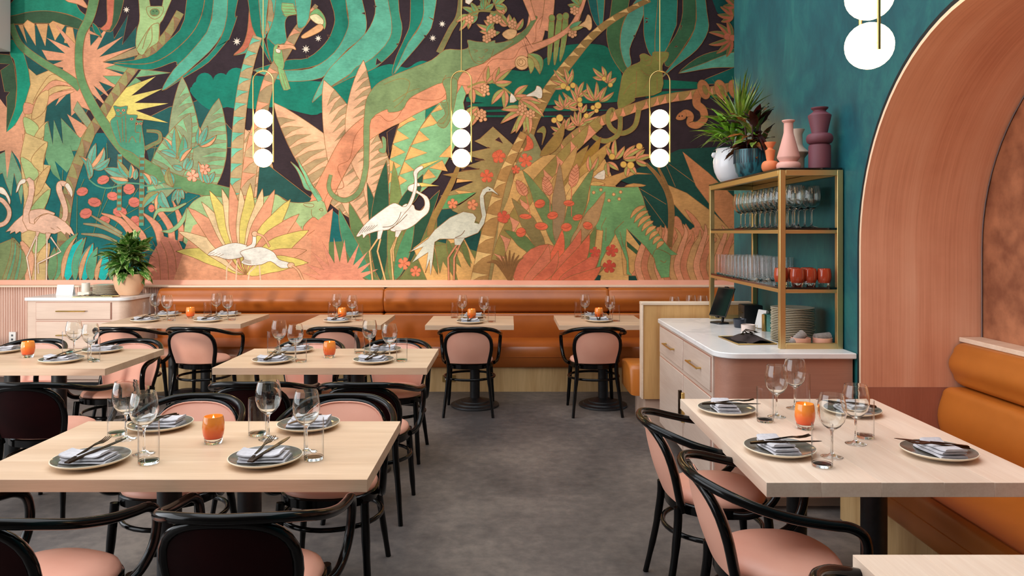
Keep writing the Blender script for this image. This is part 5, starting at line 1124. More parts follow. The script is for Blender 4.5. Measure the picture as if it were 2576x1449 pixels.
for proto, x, y, rz, lab in (
    (pinkchair, -3.33, 6.53, 0, 'pink-backed bentwood armchair at long table, beside the sideboard'),
    (pinkchair, -2.70, 6.53, -3, 'pink-backed bentwood armchair at long table, farther from the sideboard'),
    (pinkchair, -1.50, 6.55, 2, 'pink-backed bentwood armchair at the small table between first two pendants'),
    (pinkchair, -0.347, 6.53, 0, 'pink-backed bentwood armchair at the small table under the middle pendant'),
    (pinkchair, 0.75, 6.53, 2, 'pink-backed bentwood armchair at the small table beside the booth'),
    (pinkchair, -0.82, 5.22, 180, 'bentwood armchair facing us across middle table, at its aisle end'),
    (pinkchair, -1.457, 5.22, 180, 'bentwood armchair facing us across middle table, away from the aisle'),
    (pinkchair, -2.79, 5.22, 183, 'bentwood armchair facing us across the table before the sideboard, aisle end'),
    (pinkchair, -3.50, 5.22, 180, 'bentwood armchair facing us, right below the sideboard drawers'),
    (darkchair, -0.785, 4.23, -2, 'shaded-back bentwood armchair tucked into middle table, at its aisle end'),
    (darkchair, -1.41, 4.25, 2, 'shaded-back bentwood armchair tucked into middle table, away from the aisle'),
    (darkchair, -2.62, 4.23, 0, 'shaded-back bentwood armchair cut off by the picture edge behind foreground table'),
    (pinkchair, -0.80, 3.33, 180, 'bentwood armchair facing us across foreground table, at its aisle end'),
    (pinkchair, -1.513, 3.33, 180, 'bentwood armchair facing us across foreground table, away from the aisle'),
    (darkchair, -0.82, 2.40, 0, 'shaded-back bentwood armchair closest to the camera at foreground table'),
    (darkchair, -1.50, 2.38, -14, 'shaded-back bentwood armchair in the bottom corner, turned a little'),
    (pinkchair, 0.93, 2.55, -92, 'pink-backed bentwood armchair at niche table, closer to the camera'),
    (pinkchair, 0.90, 3.22, -90, 'pink-backed bentwood armchair at niche table, nearer the counter'),
    (pinkchair, 1.02, 1.60, -90, 'bentwood armchair of which only the arm rail shows at the bottom')):
    o = place(proto, (x, y, 0), R(rz), lab, GP)

# ------------------------------------------------------------------ tables
def make_table(label, x0, x1, y0, y1, posts, along='x', n=4, th=0.042, group='oak dining tables'):
    cx, cy = (x0+x1)/2, (y0+y1)/2
    t = thing('dining_table', label, 'table', (cx, cy, 0), 0, group); zt = 0.75
    rnd = random.Random(int(abs(x0*100)+y0*10)); cuts = [0.0]
    for i in range(n): cuts.append(cuts[-1]+rnd.uniform(0.8, 1.25))
    cuts = [c/cuts[-1] for c in cuts]
    for a, b_ in zip(cuts, cuts[1:]):
        if along == 'x': mb = MB().box(x0-cx, x1-cx, y0-cy+(y1-y0)*a, y0-cy+(y1-y0)*b_-0.0002, zt-th, zt, 0.0006)
        else: mb = MB().box(x0-cx+(x1-x0)*a, x0-cx+(x1-x0)*b_-0.0002, y0-cy, y1-cy, zt-th, zt, 0.0006)
        mb.build('plank', M['oak'] if along == 'x' else M['oak_y'], t)
    for (px, py) in posts:
        MB().lathe([(0, 0.03), (0.045, 0.03), (0.045, zt-th-0.006), (0, zt-th-0.006)], 24, px-cx, py-cy).build('post', M['black_matte'], t, 40)
        MB().box(px-cx-0.14, px-cx+0.14, py-cy-0.14, py-cy+0.14, zt-th-0.008, zt-th).build('mounting_plate', M['black_matte'], t)
    px = sum(p[0] for p in posts)/len(posts)-cx; py = sum(p[1] for p in posts)/len(posts)-cy
    sx = 1+(0.7 if len(posts) > 1 and along == 'x' else 0); sy = 1+(0.7 if len(posts) > 1 and along == 'y' else 0)
    MB().lathe([(0, 0.0), (0.215, 0.0), (0.222, 0.006), (0.218, 0.018), (0.185, 0.024), (0.178, 0.036), (0.135, 0.042), (0.128, 0.052), (0.075, 0.06), (0.05, 0.075), (0, 0.075)], 36, px, py, sx=sx, sy=sy).build('base', M['black_matte'], t, 35)
    return t
make_table('pale oak table in the foreground, beside the open aisle', -1.85, -0.476, 2.47, 3.235, [(-1.315, 2.85), (-1.005, 2.85)])
make_table('pale oak table in the middle, right behind the foreground table', -1.82, -0.502, 4.51, 5.26, [(-1.315, 4.885), (-1.005, 4.885)])
make_table('pale oak table in front of the sideboard, cut by picture edge', -3.80, -2.46, 4.48, 5.25, [(-3.285, 4.865), (-2.975, 4.865)])
make_table('long oak table at the banquette beside the sideboard', -3.71, -2.437, 6.68, 7.49, [(-3.23, 7.08), (-2.92, 7.08)])
make_table('small oak table at the banquette between the first two pendants', -1.907, -1.147, 6.59, 7.42, [(-1.53, 7.0)], n=3)
make_table('small oak table at the banquette under the middle pendant', -0.75, 0.045, 6.58, 7.32, [(-0.31, 6.72)], n=3)
make_table('small oak table at the banquette partly hidden by the booth', 0.45, 1.25, 6.58, 7.37, [(0.86, 6.72)], n=3)
make_table('small oak table behind the booth, nearly hidden', 1.50, 2.28, 6.60, 7.38, [(1.9, 7.0)], n=3)
make_table('pale oak table beside the arched niche', 0.855, 1.815, 2.44, 3.67, [(1.335, 2.69), (1.335, 3.41)], 'y', 5, 0.048)
make_table('oak table of which one corner shows at the bottom', 0.886, 1.85, 0.80, 1.895, [(1.35, 1.2), (1.35, 1.5)], 'y', 5, 0.048)
# ------------------------------------------------------------------ tableware
def proto_mesh(*parts):
    """[(name, MB, mat, smooth)] -> list of (name, mesh)"""
    return [(n, mb.mesh(n, mat, sm)) for n, mb, mat, sm in parts]
def put(name, meshes, label, cat, loc, rz=0, group=None, scale=1.0):
    """first mesh is the thing itself, the rest its parts"""
    o = link(name, meshes[0][1]); o.location = loc; o.rotation_euler = (0, 0, rz); o.scale = (scale,)*3
    tag(o, label, cat, group)
    for n, me in meshes[1:]: link(n, me, o)
    return o
plate_m = proto_mesh(('plate', MB().lathe([(0, 0.003), (0.055, 0.003), (0.06, 0), (0.07, 0.0), (0.074, 0.004), (0.105, 0.009), (0.127, 0.018), (0.1305, 0.022), (0.130, 0.0245), (0.1275, 0.0245)], 40), M['plate_rim'], 50),
    ('glazed_well', MB().lathe([(0.1276, 0.0244), (0.122, 0.021), (0.10, 0.0135), (0.07, 0.0105), (0, 0.0095)], 40), M['plate_top'], 50))
def wine_profile(h=0.222, r=0.044, t=0.0012):
    zb = 0.098
    out = [(0.0, 0.001), (0.036, 0.0), (0.0375, 0.0015), (0.034, 0.0035), (0.014, 0.008), (0.006, 0.014), (0.0042, 0.03), (0.0038, 0.06), (0.0042, 0.085), (0.0065, zb-0.004), (0.014, zb+0.002), (0.026, zb+0.012), (0.0375, zb+0.03), (0.0435, zb+0.054), (r, zb+0.068), (0.0425, zb+0.09), (0.0385, zb+0.11), (0.0352, h)]
    inn = [(0.0352-t, h), (0.0385-t, zb+0.11), (0.0425-t, zb+0.09), (r-t, zb+0.068), (0.0435-t, zb+0.054), (0.0375-t, zb+0.03), (0.026-t, zb+0.014), (0.014, zb+0.006), (0, zb+0.003)]
    return out+inn
_wp = [(r*(1.16 if z > 0.09 else 1.05), z*1.05) for r, z in wine_profile()]
wine_m = proto_mesh(('wine_glass', MB().lathe(_wp[9:]+[(0, _wp[9][1])], 32), M['glass_thick'], 60), ('stem', MB().lathe(_wp[:10]+[(0, _wp[9][1])], 24), M['glass_thick'], 60))
high_m = proto_mesh(('highball_glass', MB().lathe([(0.0345, 0.003), (0.0358, 0.010), (0.0362, 0.150), (0.0358, 0.152), (0.0348, 0.152), (0.0343, 0.016)], 32), M['glass'], 50),
    ('thick_base', MB().lathe([(0.0, 0.0), (0.031, 0.0), (0.0344, 0.003), (0.0350, 0.0125), (0.031, 0.0125), (0.0, 0.0115)], 28), M['glass_thick'], 50))
def candle_meshes(lit=True, body='candle'):
    L = [('candle_holder', MB().lathe([(0.0335, 0.021), (0.0385, 0.034), (0.0415, 0.054), (0.041, 0.076), (0.038, 0.098), (0.0355, 0.106), (0.0335, 0.106), (0.037, 0.076), (0.0375, 0.054), (0.034, 0.038), (0, 0.034)], 30), M[body], 60),
         ('glass_foot', MB().lathe([(0, 0), (0.031, 0.0), (0.0335, 0.003), (0.0345, 0.0205), (0.03, 0.021), (0, 0.021)], 30), M['glass_thick'], 50)]
    if lit:
        L.append(('wax', MB().lathe([(0, 0.086), (0.0360, 0.086), (0.0363, 0.07), (0, 0.07)], 24), M['wax'], 40))
        L.append(('flame', MB().lathe([(0, 0.087), (0.004, 0.090), (0.005, 0.095), (0.003, 0.102), (0, 0.109)], 10), M['flame'], 60))
    return proto_mesh(*L)
candle_m = candle_meshes(); votive_m = candle_meshes(False, 'candle_red')
def napkin_meshes():
    """napkin folded in a loose roll of layers, dipped in the middle where cutlery lies"""
    mb = MB(); nx, ny = 12, 8
    for layer in range(3):
        w, d = 0.084-0.004*layer, 0.054-0.005*layer; ox, oy = 0.003*math.sin(layer*2.1), 0.003*math.cos(layer*1.3); z0 = 0.0005+0.0085*layer
        rows = []
        prof = [(-1, 0.002), (-0.97, 0.0062), (-0.8, 0.0084), (-0.4, 0.0086), (0, 0.0082), (0.4, 0.0086), (0.8, 0.0084), (0.97, 0.0062), (1, 0.002), (0.93, 0.0), (0, 0.0), (-0.93, 0.0)]
        for i in range(nx+1):
            u = -1+2*i/nx; e = 1-0.06*abs(u)**6
            lift = 0.012*(u*u)*(layer/2)+0.003*math.sin(u*4+layer)*(layer/2)
            rows.append([(w*u+ox-0.004*layer*abs(u), d*p[0]*e+oy+0.004*math.sin(u*3), z0+p[1]+lift) for p in prof])
        mb.loft(rows)
    return proto_mesh(('napkin', mb, M['napkin'], 50))
napkin_m = napkin_meshes()
def flatbar(mb, st):
    """st: list of (y, halfwidth, z, thickness); flat piece lying along y"""
    mb.loft([[(-w, y, z), (w, y, z), (w*0.9, y, z+t), (-w*0.9, y, z+t)] for y, w, z, t in st]); return mb
fk = MB(); flatbar(fk, [(-0.10, 0.0045, 0.0, 0.003), (-0.098, 0.0055, 0, 0.004), (-0.03, 0.0045, 0.002, 0.004), (0.025, 0.003, 0.006, 0.003), (0.042, 0.0075, 0.006, 0.002), (0.054, 0.0115, 0.004, 0.0018), (0.062, 0.012, 0.003, 0.0016)])
tn = MB()
for k in range(4):
    xk = -0.0095+0.00633*k; tn.loft([[(xk-w, y, z), (xk+w, y, z), (xk+w, y, z+0.0016), (xk-w, y, z+0.0016)] for y, w, z in ((0.060, 0.0019, 0.003), (0.082, 0.0016, 0.0035), (0.102, 0.0009, 0.0075))])
fork_m = proto_mesh(('fork', fk, M['steel_dark'], 40), ('tines', tn, M['steel_dark'], 40))
kn = MB(); flatbar(kn, [(-0.11, 0.004, 0.0, 0.004), (-0.107, 0.006, 0, 0.006), (-0.02, 0.005, 0.001, 0.006), (0.005, 0.004, 0.002, 0.004)])
bl = MB(); flatbar(bl, [(0.003, 0.005, 0.002, 0.0022), (0.03, 0.0085, 0.002, 0.0016), (0.08, 0.0085, 0.002, 0.0014), (0.105, 0.005, 0.002, 0.0012), (0.115, 0.0008, 0.002, 0.001)])
knife_m = proto_mesh(('knife', kn, M['steel_dark'], 40), ('blade', bl, M['steel_dark'], 40))

TZ = 0.75
ORD = ('first', 'second', 'third', 'fourth', 'fifth', 'sixth', 'seventh', 'eighth', 'ninth', 'tenth', 'eleventh', 'twelfth', 'thirteenth', 'fourteenth', 'fifteenth', 'sixteenth', 'seventeenth', 'eighteenth', 'nineteenth', 'twentieth')
rs = random.Random(3)
def setting(x, y, face, seat):
    """face: direction the diner looks (degrees, 0 = +y, clockwise negative); seat: words that single the place out"""
    put('plate', plate_m, 'grey glazed plate with cream rim, '+seat, 'plate', (x, y, TZ), 0, 'dinner plates on the tables')
    a = R(face+rs.uniform(-6, 6)); c, s = math.cos(a), math.sin(a)
    def off(dx, dy, dz): return (x+dx*c-dy*s, y+dx*s+dy*c, TZ+dz)
    put('napkin', napkin_m, 'folded grey linen napkin, '+seat, 'napkin', off(0.0, -0.008, 0.0125), a, 'folded napkins on the plates')
    t = R(-6)
    f = put('fork', fork_m, 'dark steel fork on a napkin, '+seat, 'fork', off(-0.020, 0.012, 0.0405), a+t, 'forks on the plates', 1.15); f.rotation_euler = (R(5), 0, a+t+R(3))
    k = put('knife', knife_m, 'dark steel knife on a napkin, '+seat, 'knife', off(0.016, 0.014, 0.0405), a+t, 'knives on the plates', 1.15); k.rotation_euler = (R(4), 0, a+t-R(8))
def glasses(wines, highs, seats):
    for (x, y), s in zip(wines, seats): put('wine_glass', wine_m, 'stemmed wine glass, '+s, 'wine glass', (x, y, TZ), 0, 'wine glasses on the tables')
    for (x, y), s in zip(highs, seats): put('highball_glass', high_m, 'clear highball glass, '+s, 'glass', (x, y, TZ), 0, 'highball glasses on the tables')
def candle(x, y, where): put('candle_holder', candle_m, 'lit orange glass candle holder, '+where, 'candle', (x, y, TZ), 0, 'candles on the tables')

S = ['foreground table, near us, far from aisle', 'foreground table, near us, aisle end', 'foreground table, far side, away from aisle', 'foreground table, far side, aisle end']
for (x, y), f, s in zip(((-1.503, 2.647), (-0.88, 2.661), (-1.48, 3.125), (-0.851, 3.125)), (0, 0, 180, 180), S): setting(x, y, f, s)
glasses(((-1.368, 2.757), (-0.765, 2.78), (-1.537, 2.952), (-0.966, 2.956)), ((-1.295, 2.645), (-0.713, 2.689), (-1.608, 3.018), (-1.03, 3.013)), S)
candle(-1.166, 2.903, 'centre of foreground table')
S = ['middle table, near us, far from aisle', 'middle table, near us, aisle end', 'middle table, far side, away from aisle', 'middle table, far side, aisle end']
for (x, y), f, s in zip(((-1.507, 4.705), (-0.864, 4.705), (-1.491, 5.12), (-0.879, 5.12)), (0, 0, 180, 180), S): setting(x, y, f, s)
glasses(((-1.387, 4.78), (-0.778, 4.799), (-1.561, 5.00), (-0.946, 5.00)), ((-1.334, 4.722), (-0.690, 4.742), (-1.624, 5.055), (-1.025, 5.055)), S)
candle(-1.191, 4.885, 'centre of middle table')
S = ['table before the sideboard, near us', 'table before the sideboard, far side, aisle end', 'table before the sideboard, far side, picture edge']
for (x, y), f, s in zip(((-2.872, 4.723), (-2.822, 5.11), (-3.515, 5.10)), (0, 180, 180), S): setting(x, y, f, s)
glasses(((-2.733, 4.807), (-2.931, 4.958), (-3.53, 4.80)), ((-2.67, 4.733), (-3.022, 5.042), (-3.47, 4.72)), [S[0], S[1], 'table before the sideboard, cut by picture edge'])
candle(-3.202, 4.897, 'table in front of the sideboard')
S = ['long banquette table, chair side, by the sideboard', 'long banquette table, chair side, away from sideboard', 'long banquette table, bench side, by the sideboard', 'long banquette table, bench side, away from sideboard']
for (x, y), f, s in zip(((-3.387, 6.858), (-2.803, 6.858), (-3.402, 7.33), (-2.805, 7.33)), (0, 0, 180, 180), S): setting(x, y, f, s)
glasses(((-3.262, 7.019), (-2.684, 7.019), (-3.455, 7.187), (-2.875, 7.231)), ((-3.180, 6.934), (-2.620, 6.958), (-3.525, 7.162), (-2.945, 7.191)), S)
candle(-3.086, 7.127, 'long banquette table')
for (px, pys), ws, hs, cd, w in (((-1.585, (6.819, 7.29)), ((-1.495, 7.019), (-1.672, 7.142)), ((-1.405, 6.905), (-1.743, 7.231)), (-1.60, 7.06), 'small table between first two pendants'),
        ((-0.352, (6.743, 7.18)), ((-0.232, 6.878), (-0.446, 7.04)), ((-0.157, 6.801), (-0.527, 7.142)), (-0.352, 6.97), 'small table under the middle pendant'),
        ((0.84, (6.858, 7.24)), ((0.957, 6.954), (0.735, 7.102)), ((1.00, 6.859), (0.677, 7.205)), (0.864, 7.06), 'small table beside the booth')):
    S = [w+', chair side', w+', bench side']
    for y, f, s in zip(pys, (0, 180), S): setting(px, y, f, s)
    glasses(ws, hs, S); candle(cd[0], cd[1], w)
S = ['niche table, chair side, by the counter', 'niche table, chair side, near us', 'niche table, bench side, near us', 'niche table, bench side, by the counter']
for (x, y), f, s in zip(((1.005, 3.395), (1.022, 2.777), (1.60, 2.739), (1.573, 3.38)), (-88, -88, 92, 92), S): setting(x, y, f, s)
glasses(((1.205, 3.31), (1.195, 2.72), (1.362, 2.888), (1.349, 3.469)), ((1.125, 3.228), (1.112, 2.61), (1.440, 2.976), (1.410, 3.534)), S)
candle(1.254, 3.115, 'niche table before the counter')
for k, (x, y) in enumerate(((1.505, 6.86), (1.70, 7.02), (1.80, 6.98))):
    put('wine_glass', wine_m, ('wine glass peeking over the booth cap, closest to its edge board', 'wine glass peeking over the booth cap, between the other two', 'wine glass peeking over the booth cap, closest to the tablet')[k], 'wine glass', (x+0.04, y, TZ), 0, 'wine glasses behind the booth')

# ------------------------------------------------------------------ shelf contents
for row, X in enumerate((1.715, 1.835)):
    for k in range(11):
        y = 4.42+0.102*k+0.04*row
        if y > 5.5: continue
        n = ('nearest', 'second', 'third', 'fourth', 'fifth', 'sixth', 'seventh', 'eighth', 'ninth', 'tenth', 'eleventh')[k]
        put('wine_glass', wine_m, f'{n} wine glass on the brass shelf, {"front" if row == 0 else "back"} row', 'wine glass', (X, y, MIDZ), 0, 'wine glasses on the brass shelf', 1.1)
for i in range(4):
    for k in range(10):
        put('highball_glass', high_m, f'{ORD[k]} highball glass from the votives, {ORD[i]} row from the aisle, brass shelf', 'glass', (1.65+0.08*i, 4.98+0.082*k, LOWZ), 0, 'highball glasses on the brass shelf')
for k, (X, y) in enumerate(((1.655, 4.47), (1.72, 4.385), (1.80, 4.40), (1.88, 4.385), (1.745, 4.50), (1.83, 4.51))):
    nm = ('beside the highball glasses', 'beside the front brass post', 'between two others in front', 'beside the rear brass post', 'in the back row', 'in the back row near the wall')[k]
    put('candle_holder', votive_m, f'unlit red orange glass votive on brass shelf, {nm}', 'candle', (X, y, LOWZ), 0, 'votives on the brass shelf')
stack_plate = proto_mesh(('plate', MB().lathe([(0, 0.002), (0.07, 0.0), (0.075, 0.003), (0.115, 0.007), (0.13, 0.0125), (0.1305, 0.0145), (0.128, 0.0145), (0.11, 0.010), (0.07, 0.006), (0, 0.0055)], 36), M['plate_rim'], 45))
for k in range(20):
    put('plate', stack_plate, f'{ORD[19-k]} cream plate from the top of the tall stack on marble counter', 'plate', (1.775+0.002*math.sin(k*2.3), 4.60+0.002*math.cos(k*1.7), 0.9005+0.0105*k), k*0.7, 'plates stacked on the counter')
for k in range(10):
    put('plate', stack_plate, f'{ORD[9-k]} cream plate from the top of the sideboard stack', 'plate', (-4.27+0.002*math.sin(k*2.3), 7.80+0.002*math.cos(k*1.7), 0.9205+0.0105*k), k*0.7, 'plates stacked on the sideboard')
# vases
def belly(r0, z0, r1, z1, rm, n=9):
    """round swelling between two profile points"""
    return [(r0+(r1-r0)*i/n+(rm-max(r0, r1))*math.sin(math.pi*i/n)**0.8+(max(r0, r1)-r0-(r1-r0)*i/n)*math.sin(math.pi*i/n), z0+(z1-z0)*(0.5-0.5*math.cos(math.pi*i/n))) for i in range(n+1)]
def vase(name, label, mat, prof, loc):
    return put(name, proto_mesh((name, MB().lathe(prof, 40), mat, 32)), label, 'vase', loc)
vase('vase', 'small orange ceramic vase with flat bulb foot and flared lip', plain('orange_clay', (222, 124, 74), 0.6), [(0, 0)]+belly(0.028, 0, 0.022, 0.07, 0.053)+[(0.022, 0.072), (0.031, 0.135), (0.018, 0.142), (0.016, 0.15), (0.034, 0.182), (0.034, 0.186), (0.03, 0.186), (0.012, 0.15), (0, 0.12)], (1.635, 4.60, TOPZ))
vase('vase', 'pink ceramic vase with long neck and cone body', plain('pink_clay', (226, 166, 152), 0.6), [(0, 0)]+belly(0.052, 0, 0.05, 0.05, 0.0705)+[(0.0505, 0.052), (0.066, 0.074), (0.0665, 0.082), (0.031, 0.215), (0.028, 0.23), (0.0265, 0.285), (0.038, 0.298), (0.038, 0.304), (0.034, 0.304), (0.022, 0.285), (0.022, 0.22), (0, 0.2)], (1.70, 4.47, TOPZ))
vase('vase', 'warm grey ceramic vase behind the pink one', plain('grey_clay', (196, 174, 156), 0.6), [(0, 0), (0.045, 0), (0.046, 0.08), (0.05, 0.09), (0.072, 0.118), (0.072, 0.123), (0.042, 0.155), (0.036, 0.17), (0.034, 0.235), (0.048, 0.262), (0.048, 0.266), (0.043, 0.266), (0.028, 0.235), (0, 0.2)], (1.80, 4.60, TOPZ))
vase('vase', 'tall plum ceramic vase with ring waist and faceted top', plain('plum_clay', (104, 52, 62), 0.6), [(0, 0), (0.06, 0), (0.063, 0.004), (0.063, 0.132), (0.060, 0.142), (0.052, 0.148)]+belly(0.05, 0.149, 0.045, 0.212, 0.076)+[(0.0445, 0.214), (0.066, 0.315), (0.065, 0.32), (0.036, 0.342), (0.036, 0.348), (0.048, 0.360), (0.049, 0.366), (0.044, 0.366), (0.03, 0.345), (0, 0.33)], (1.853, 4.385, TOPZ))

# ------------------------------------------------------------------ plants
def leaf_mesh(name, mat, L, W, curl=0.3, fold=0.25, n=7, tipw=0.0, wave=0.0):
    mb = MB(); rows = []
    for i in range(n+1):
        t = i/n; w = W*(math.sin(math.pi*(0.06+0.94*t)**0.75)**0.9 if 0 < t < 1 else (0.12 if t == 0 else tipw)); z = -curl*L*t*t; y = L*t*(1-0.15*curl*t)
        wv = wave*W*math.sin(t*17)
        rows.append([(-w, y, z+w*fold+wv), (0, y, z), (w, y, z+w*fold-wv)])
    for i in range(n):
        a = i*3; mb.f += [(a, a+1, a+4, a+3), (a+1, a+2, a+5, a+4)]; mb.m += [0, 0]
    mb.v = [p for r in rows for p in r]
    return mb.mesh(name, mat, 80)
def leafmat(name, c1, c2, c3=None, scale=26, rough=0.32):
    t = NT(name).set(rough=rough, spec=0.5); oi = t.node('ShaderNodeObjectInfo')
    f = t.noise(t.coords((1, 0.4, 1)), scale, 4, 0.7)
    col = t.ramp(f, [(0.36, c1), (0.50, c2)]+([(0.62, c3)] if c3 else []))
    h = t.node('ShaderNodeHueSaturation'); mr = t.node('ShaderNodeMapRange'); mr.inputs['To Min'].default_value = 0.7; mr.inputs['To Max'].default_value = 1.2
    t.link(oi.outputs['Random'], mr.inputs[0]); t.link(mr.outputs[0], h.inputs['Value']); t.link(col, h.inputs['Color']); t.base(h.outputs[0])
    return t.mat
def grow(root, meshes, n, c, elev, rad, seed, zoff=0.0, scale=(0.8, 1.15), azr=(0, 360), xmax=WX-0.055, ymax=WALL_Y-0.12):
    """leaves rise from around c with elevation range elev (degrees)"""
    q = random.Random(seed)
    for i in range(n):
        az = R(azr[0]+(azr[1]-azr[0])*((i*0.381966) % 1.0)+q.uniform(-12, 12)); el = R(elev[0]+(elev[1]-elev[0])*q.random()); s = q.uniform(*scale)
        me = q.choice(meshes); d = Vector((math.cos(az)*math.cos(el), math.sin(az)*math.cos(el), math.sin(el)))
        p = Vector((c[0]+math.cos(az)*rad*q.random(), c[1]+math.sin(az)*rad*q.random(), c[2]+zoff*q.random()))
        ln = max(v.co.y for v in me.vertices)*s
        for _ in range(24):          # a leaf that would push into a wall bends upward and away from it
            t = root.location+p+d*ln
            if t.x < xmax and t.y < ymax: break
            if t.x >= xmax: d.x -= 0.12
            if t.y >= ymax: d.y -= 0.12
            d.z += 0.05; d.normalize()
        o = link('leaf', me, root); o.location = p
        e = d.to_track_quat('Y', 'Z').to_euler(); e.rotate_axis('Y', q.uniform(-0.5, 0.5)); o.rotation_euler = e; o.scale = (s,)*3
def pot(root, name, mat, prof, soil_z, soil_r, smooth=40):
    p = MB().lathe(prof, 40).build(name, mat, root, smooth); MB().lathe([(0, soil_z+0.008), (soil_r*0.6, soil_z+0.006), (soil_r, soil_z)], 24).build('soil', M['soil'], root, 60); return p
AG = leafmat('aglaonema_leaf', (36, 84, 26), (92, 140, 50), (206, 214, 150), 42)
agl = [leaf_mesh('aglaonema_leaf_blade', AG, 0.205, 0.046, c, 0.25) for c in (0.25, 0.45, 0.7)]
p1 = thing('potted_plant', 'bushy variegated green plant in pale terracotta pot on the sideboard', 'plant', (-4.0, 7.75, 0.92))
pot(p1, 'pot', M['terracotta'], [(0, 0), (0.085, 0), (0.095, 0.006), (0.13, 0.06), (0.148, 0.13), (0.15, 0.18), (0.146, 0.225), (0.138, 0.225), (0.14, 0.18), (0.13, 0.17)], 0.19, 0.138)
stem = plain('plant_stem', (70, 104, 50), 0.6)
for k in range(12):
    a = k*2.4; r = 0.03+0.06*(k % 4)/4
    MB().tube([(r*0.6*math.cos(a), r*0.6*math.sin(a), 0.18), (r*1.6*math.cos(a), r*1.6*math.sin(a), 0.42)], 0.006, 6).build('stem', stem, p1, 60)
grow(p1, agl, 46, (0, 0, 0.28), (-8, 30), 0.14, 1, 0.16, (0.8, 1.15))
grow(p1, agl, 56, (0, 0, 0.36), (20, 60), 0.13, 2, 0.16, (0.7, 1.05))
grow(p1, agl, 26, (0, 0, 0.42), (50, 88), 0.12, 4, 0.14, (0.7, 1.0))
grow(p1, agl, 14, (0, 0, 0.24), (-38, -8), 0.14, 5, 0.06, (0.7, 0.95))
# dracaena in a white jar
p2 = thing('potted_plant', 'spiky dracaena in white jar with knob handles on the brass shelf', 'plant', (1.72, 5.64, TOPZ))
pot(p2, 'jar', M['whiteglaze'], [(0, 0), (0.075, 0), (0.09, 0.006), (0.118, 0.04), (0.138, 0.085), (0.148, 0.13), (0.149, 0.17), (0.142, 0.21), (0.130, 0.238), (0.126, 0.25), (0.131, 0.262), (0.126, 0.264), (0.118, 0.25), (0.122, 0.2)], 0.22, 0.118)
for s in (-1, 1):
    MB().lathe([(0, -0.022), (0.014, -0.018), (0.022, 0), (0.014, 0.018), (0, 0.022)], 14, s*0.146 if s < 0 else 0.02, 0.0 if s < 0 else -0.146, 0.215).build('knob_handle', M['whiteglaze'], p2, 60)
DRC = leafmat('dracaena_leaf', (62, 92, 24), (126, 150, 44), (120, 76, 46), 16)
drm = [leaf_mesh('dracaena_blade', DRC, 0.37, 0.010, c, 0.5) for c in (0.02, 0.10, 0.25)]
drs = [leaf_mesh('variegated_blade', leafmat('bright_dracaena_leaf', (92, 150, 34), (146, 192, 58), (222, 226, 146), 14), 0.25, 0.023, c, 0.3) for c in (0.25, 0.6)]
MB().tube([(0.02, -0.02, 0.2), (0.03, -0.05, 0.42)], 0.012, 8).build('stem', stem, p2, 60)
grow(p2, drm, 60, (0.03, -0.06, 0.40), (12, 88), 0.03, 11, 0.08, (0.75, 1.15))
grow(p2, drs, 46, (-0.03, -0.08, 0.28), (-5, 65), 0.08, 12, 0.14, (0.7, 1.1), (110, 330))
# croton in the carved teal pot
p3 = thing('potted_plant', 'dark-leaved croton in carved teal pot on the brass shelf', 'plant', (1.755, 5.30, TOPZ))
pot(p3, 'pot', M['tealpot'], [(0, 0), (0.075, 0), (0.085, 0.006), (0.115, 0.06), (0.128, 0.12), (0.130, 0.18), (0.128, 0.215), (0.12, 0.215), (0.122, 0.18), (0.115, 0.15)], 0.185, 0.117)
for k in range(40):
    a = 2*math.pi*k/40; MB().box(-0.002, 0.002, -0.0025, 0.0025, 0.118, 0.208).build('rib', M['navy'], p3, None, (0.1285*math.cos(a), 0.1285*math.sin(a), 0)).rotation_euler = (0, 0, a+math.pi/2)
CR1 = leafmat('croton_dark_leaf', (40, 10, 12), (74, 22, 20), (110, 52, 30), 12); CR2 = leafmat('croton_green_leaf', (62, 92, 30), (150, 160, 66), (214, 200, 130), 12); CR3 = leafmat('croton_amber_leaf', (98, 54, 22), (160, 96, 38), (84, 30, 24), 12)
crd = [leaf_mesh('croton_blade', mt, 0.17, 0.026, c, 0.15, wave=0.18) for mt in (CR1, CR1, CR2, CR3) for c in (0.35, 0.8)]
crt = [leaf_mesh('croton_blade', mt, 0.17, 0.028, c, 0.15, wave=0.18) for mt in (CR2, CR1, CR3) for c in (0.3, 0.6)]
for k in range(6):
    a = k*1.1; MB().tube([(0.03*math.cos(a), 0.03*math.sin(a), 0.17), (0.06*math.cos(a), 0.06*math.sin(a), 0.40)], 0.005, 6).build('stem', plain('croton_stem', (70, 40, 30), 0.6), p3, 60)
grow(p3, crd, 44, (0, 0, 0.22), (-25, 35), 0.09, 21, 0.10, (0.7, 1.1), xmax=WX-0.12)
grow(p3, crt, 26, (0, 0, 0.34), (15, 75), 0.07, 22, 0.10, (0.7, 1.1), xmax=WX-0.12)

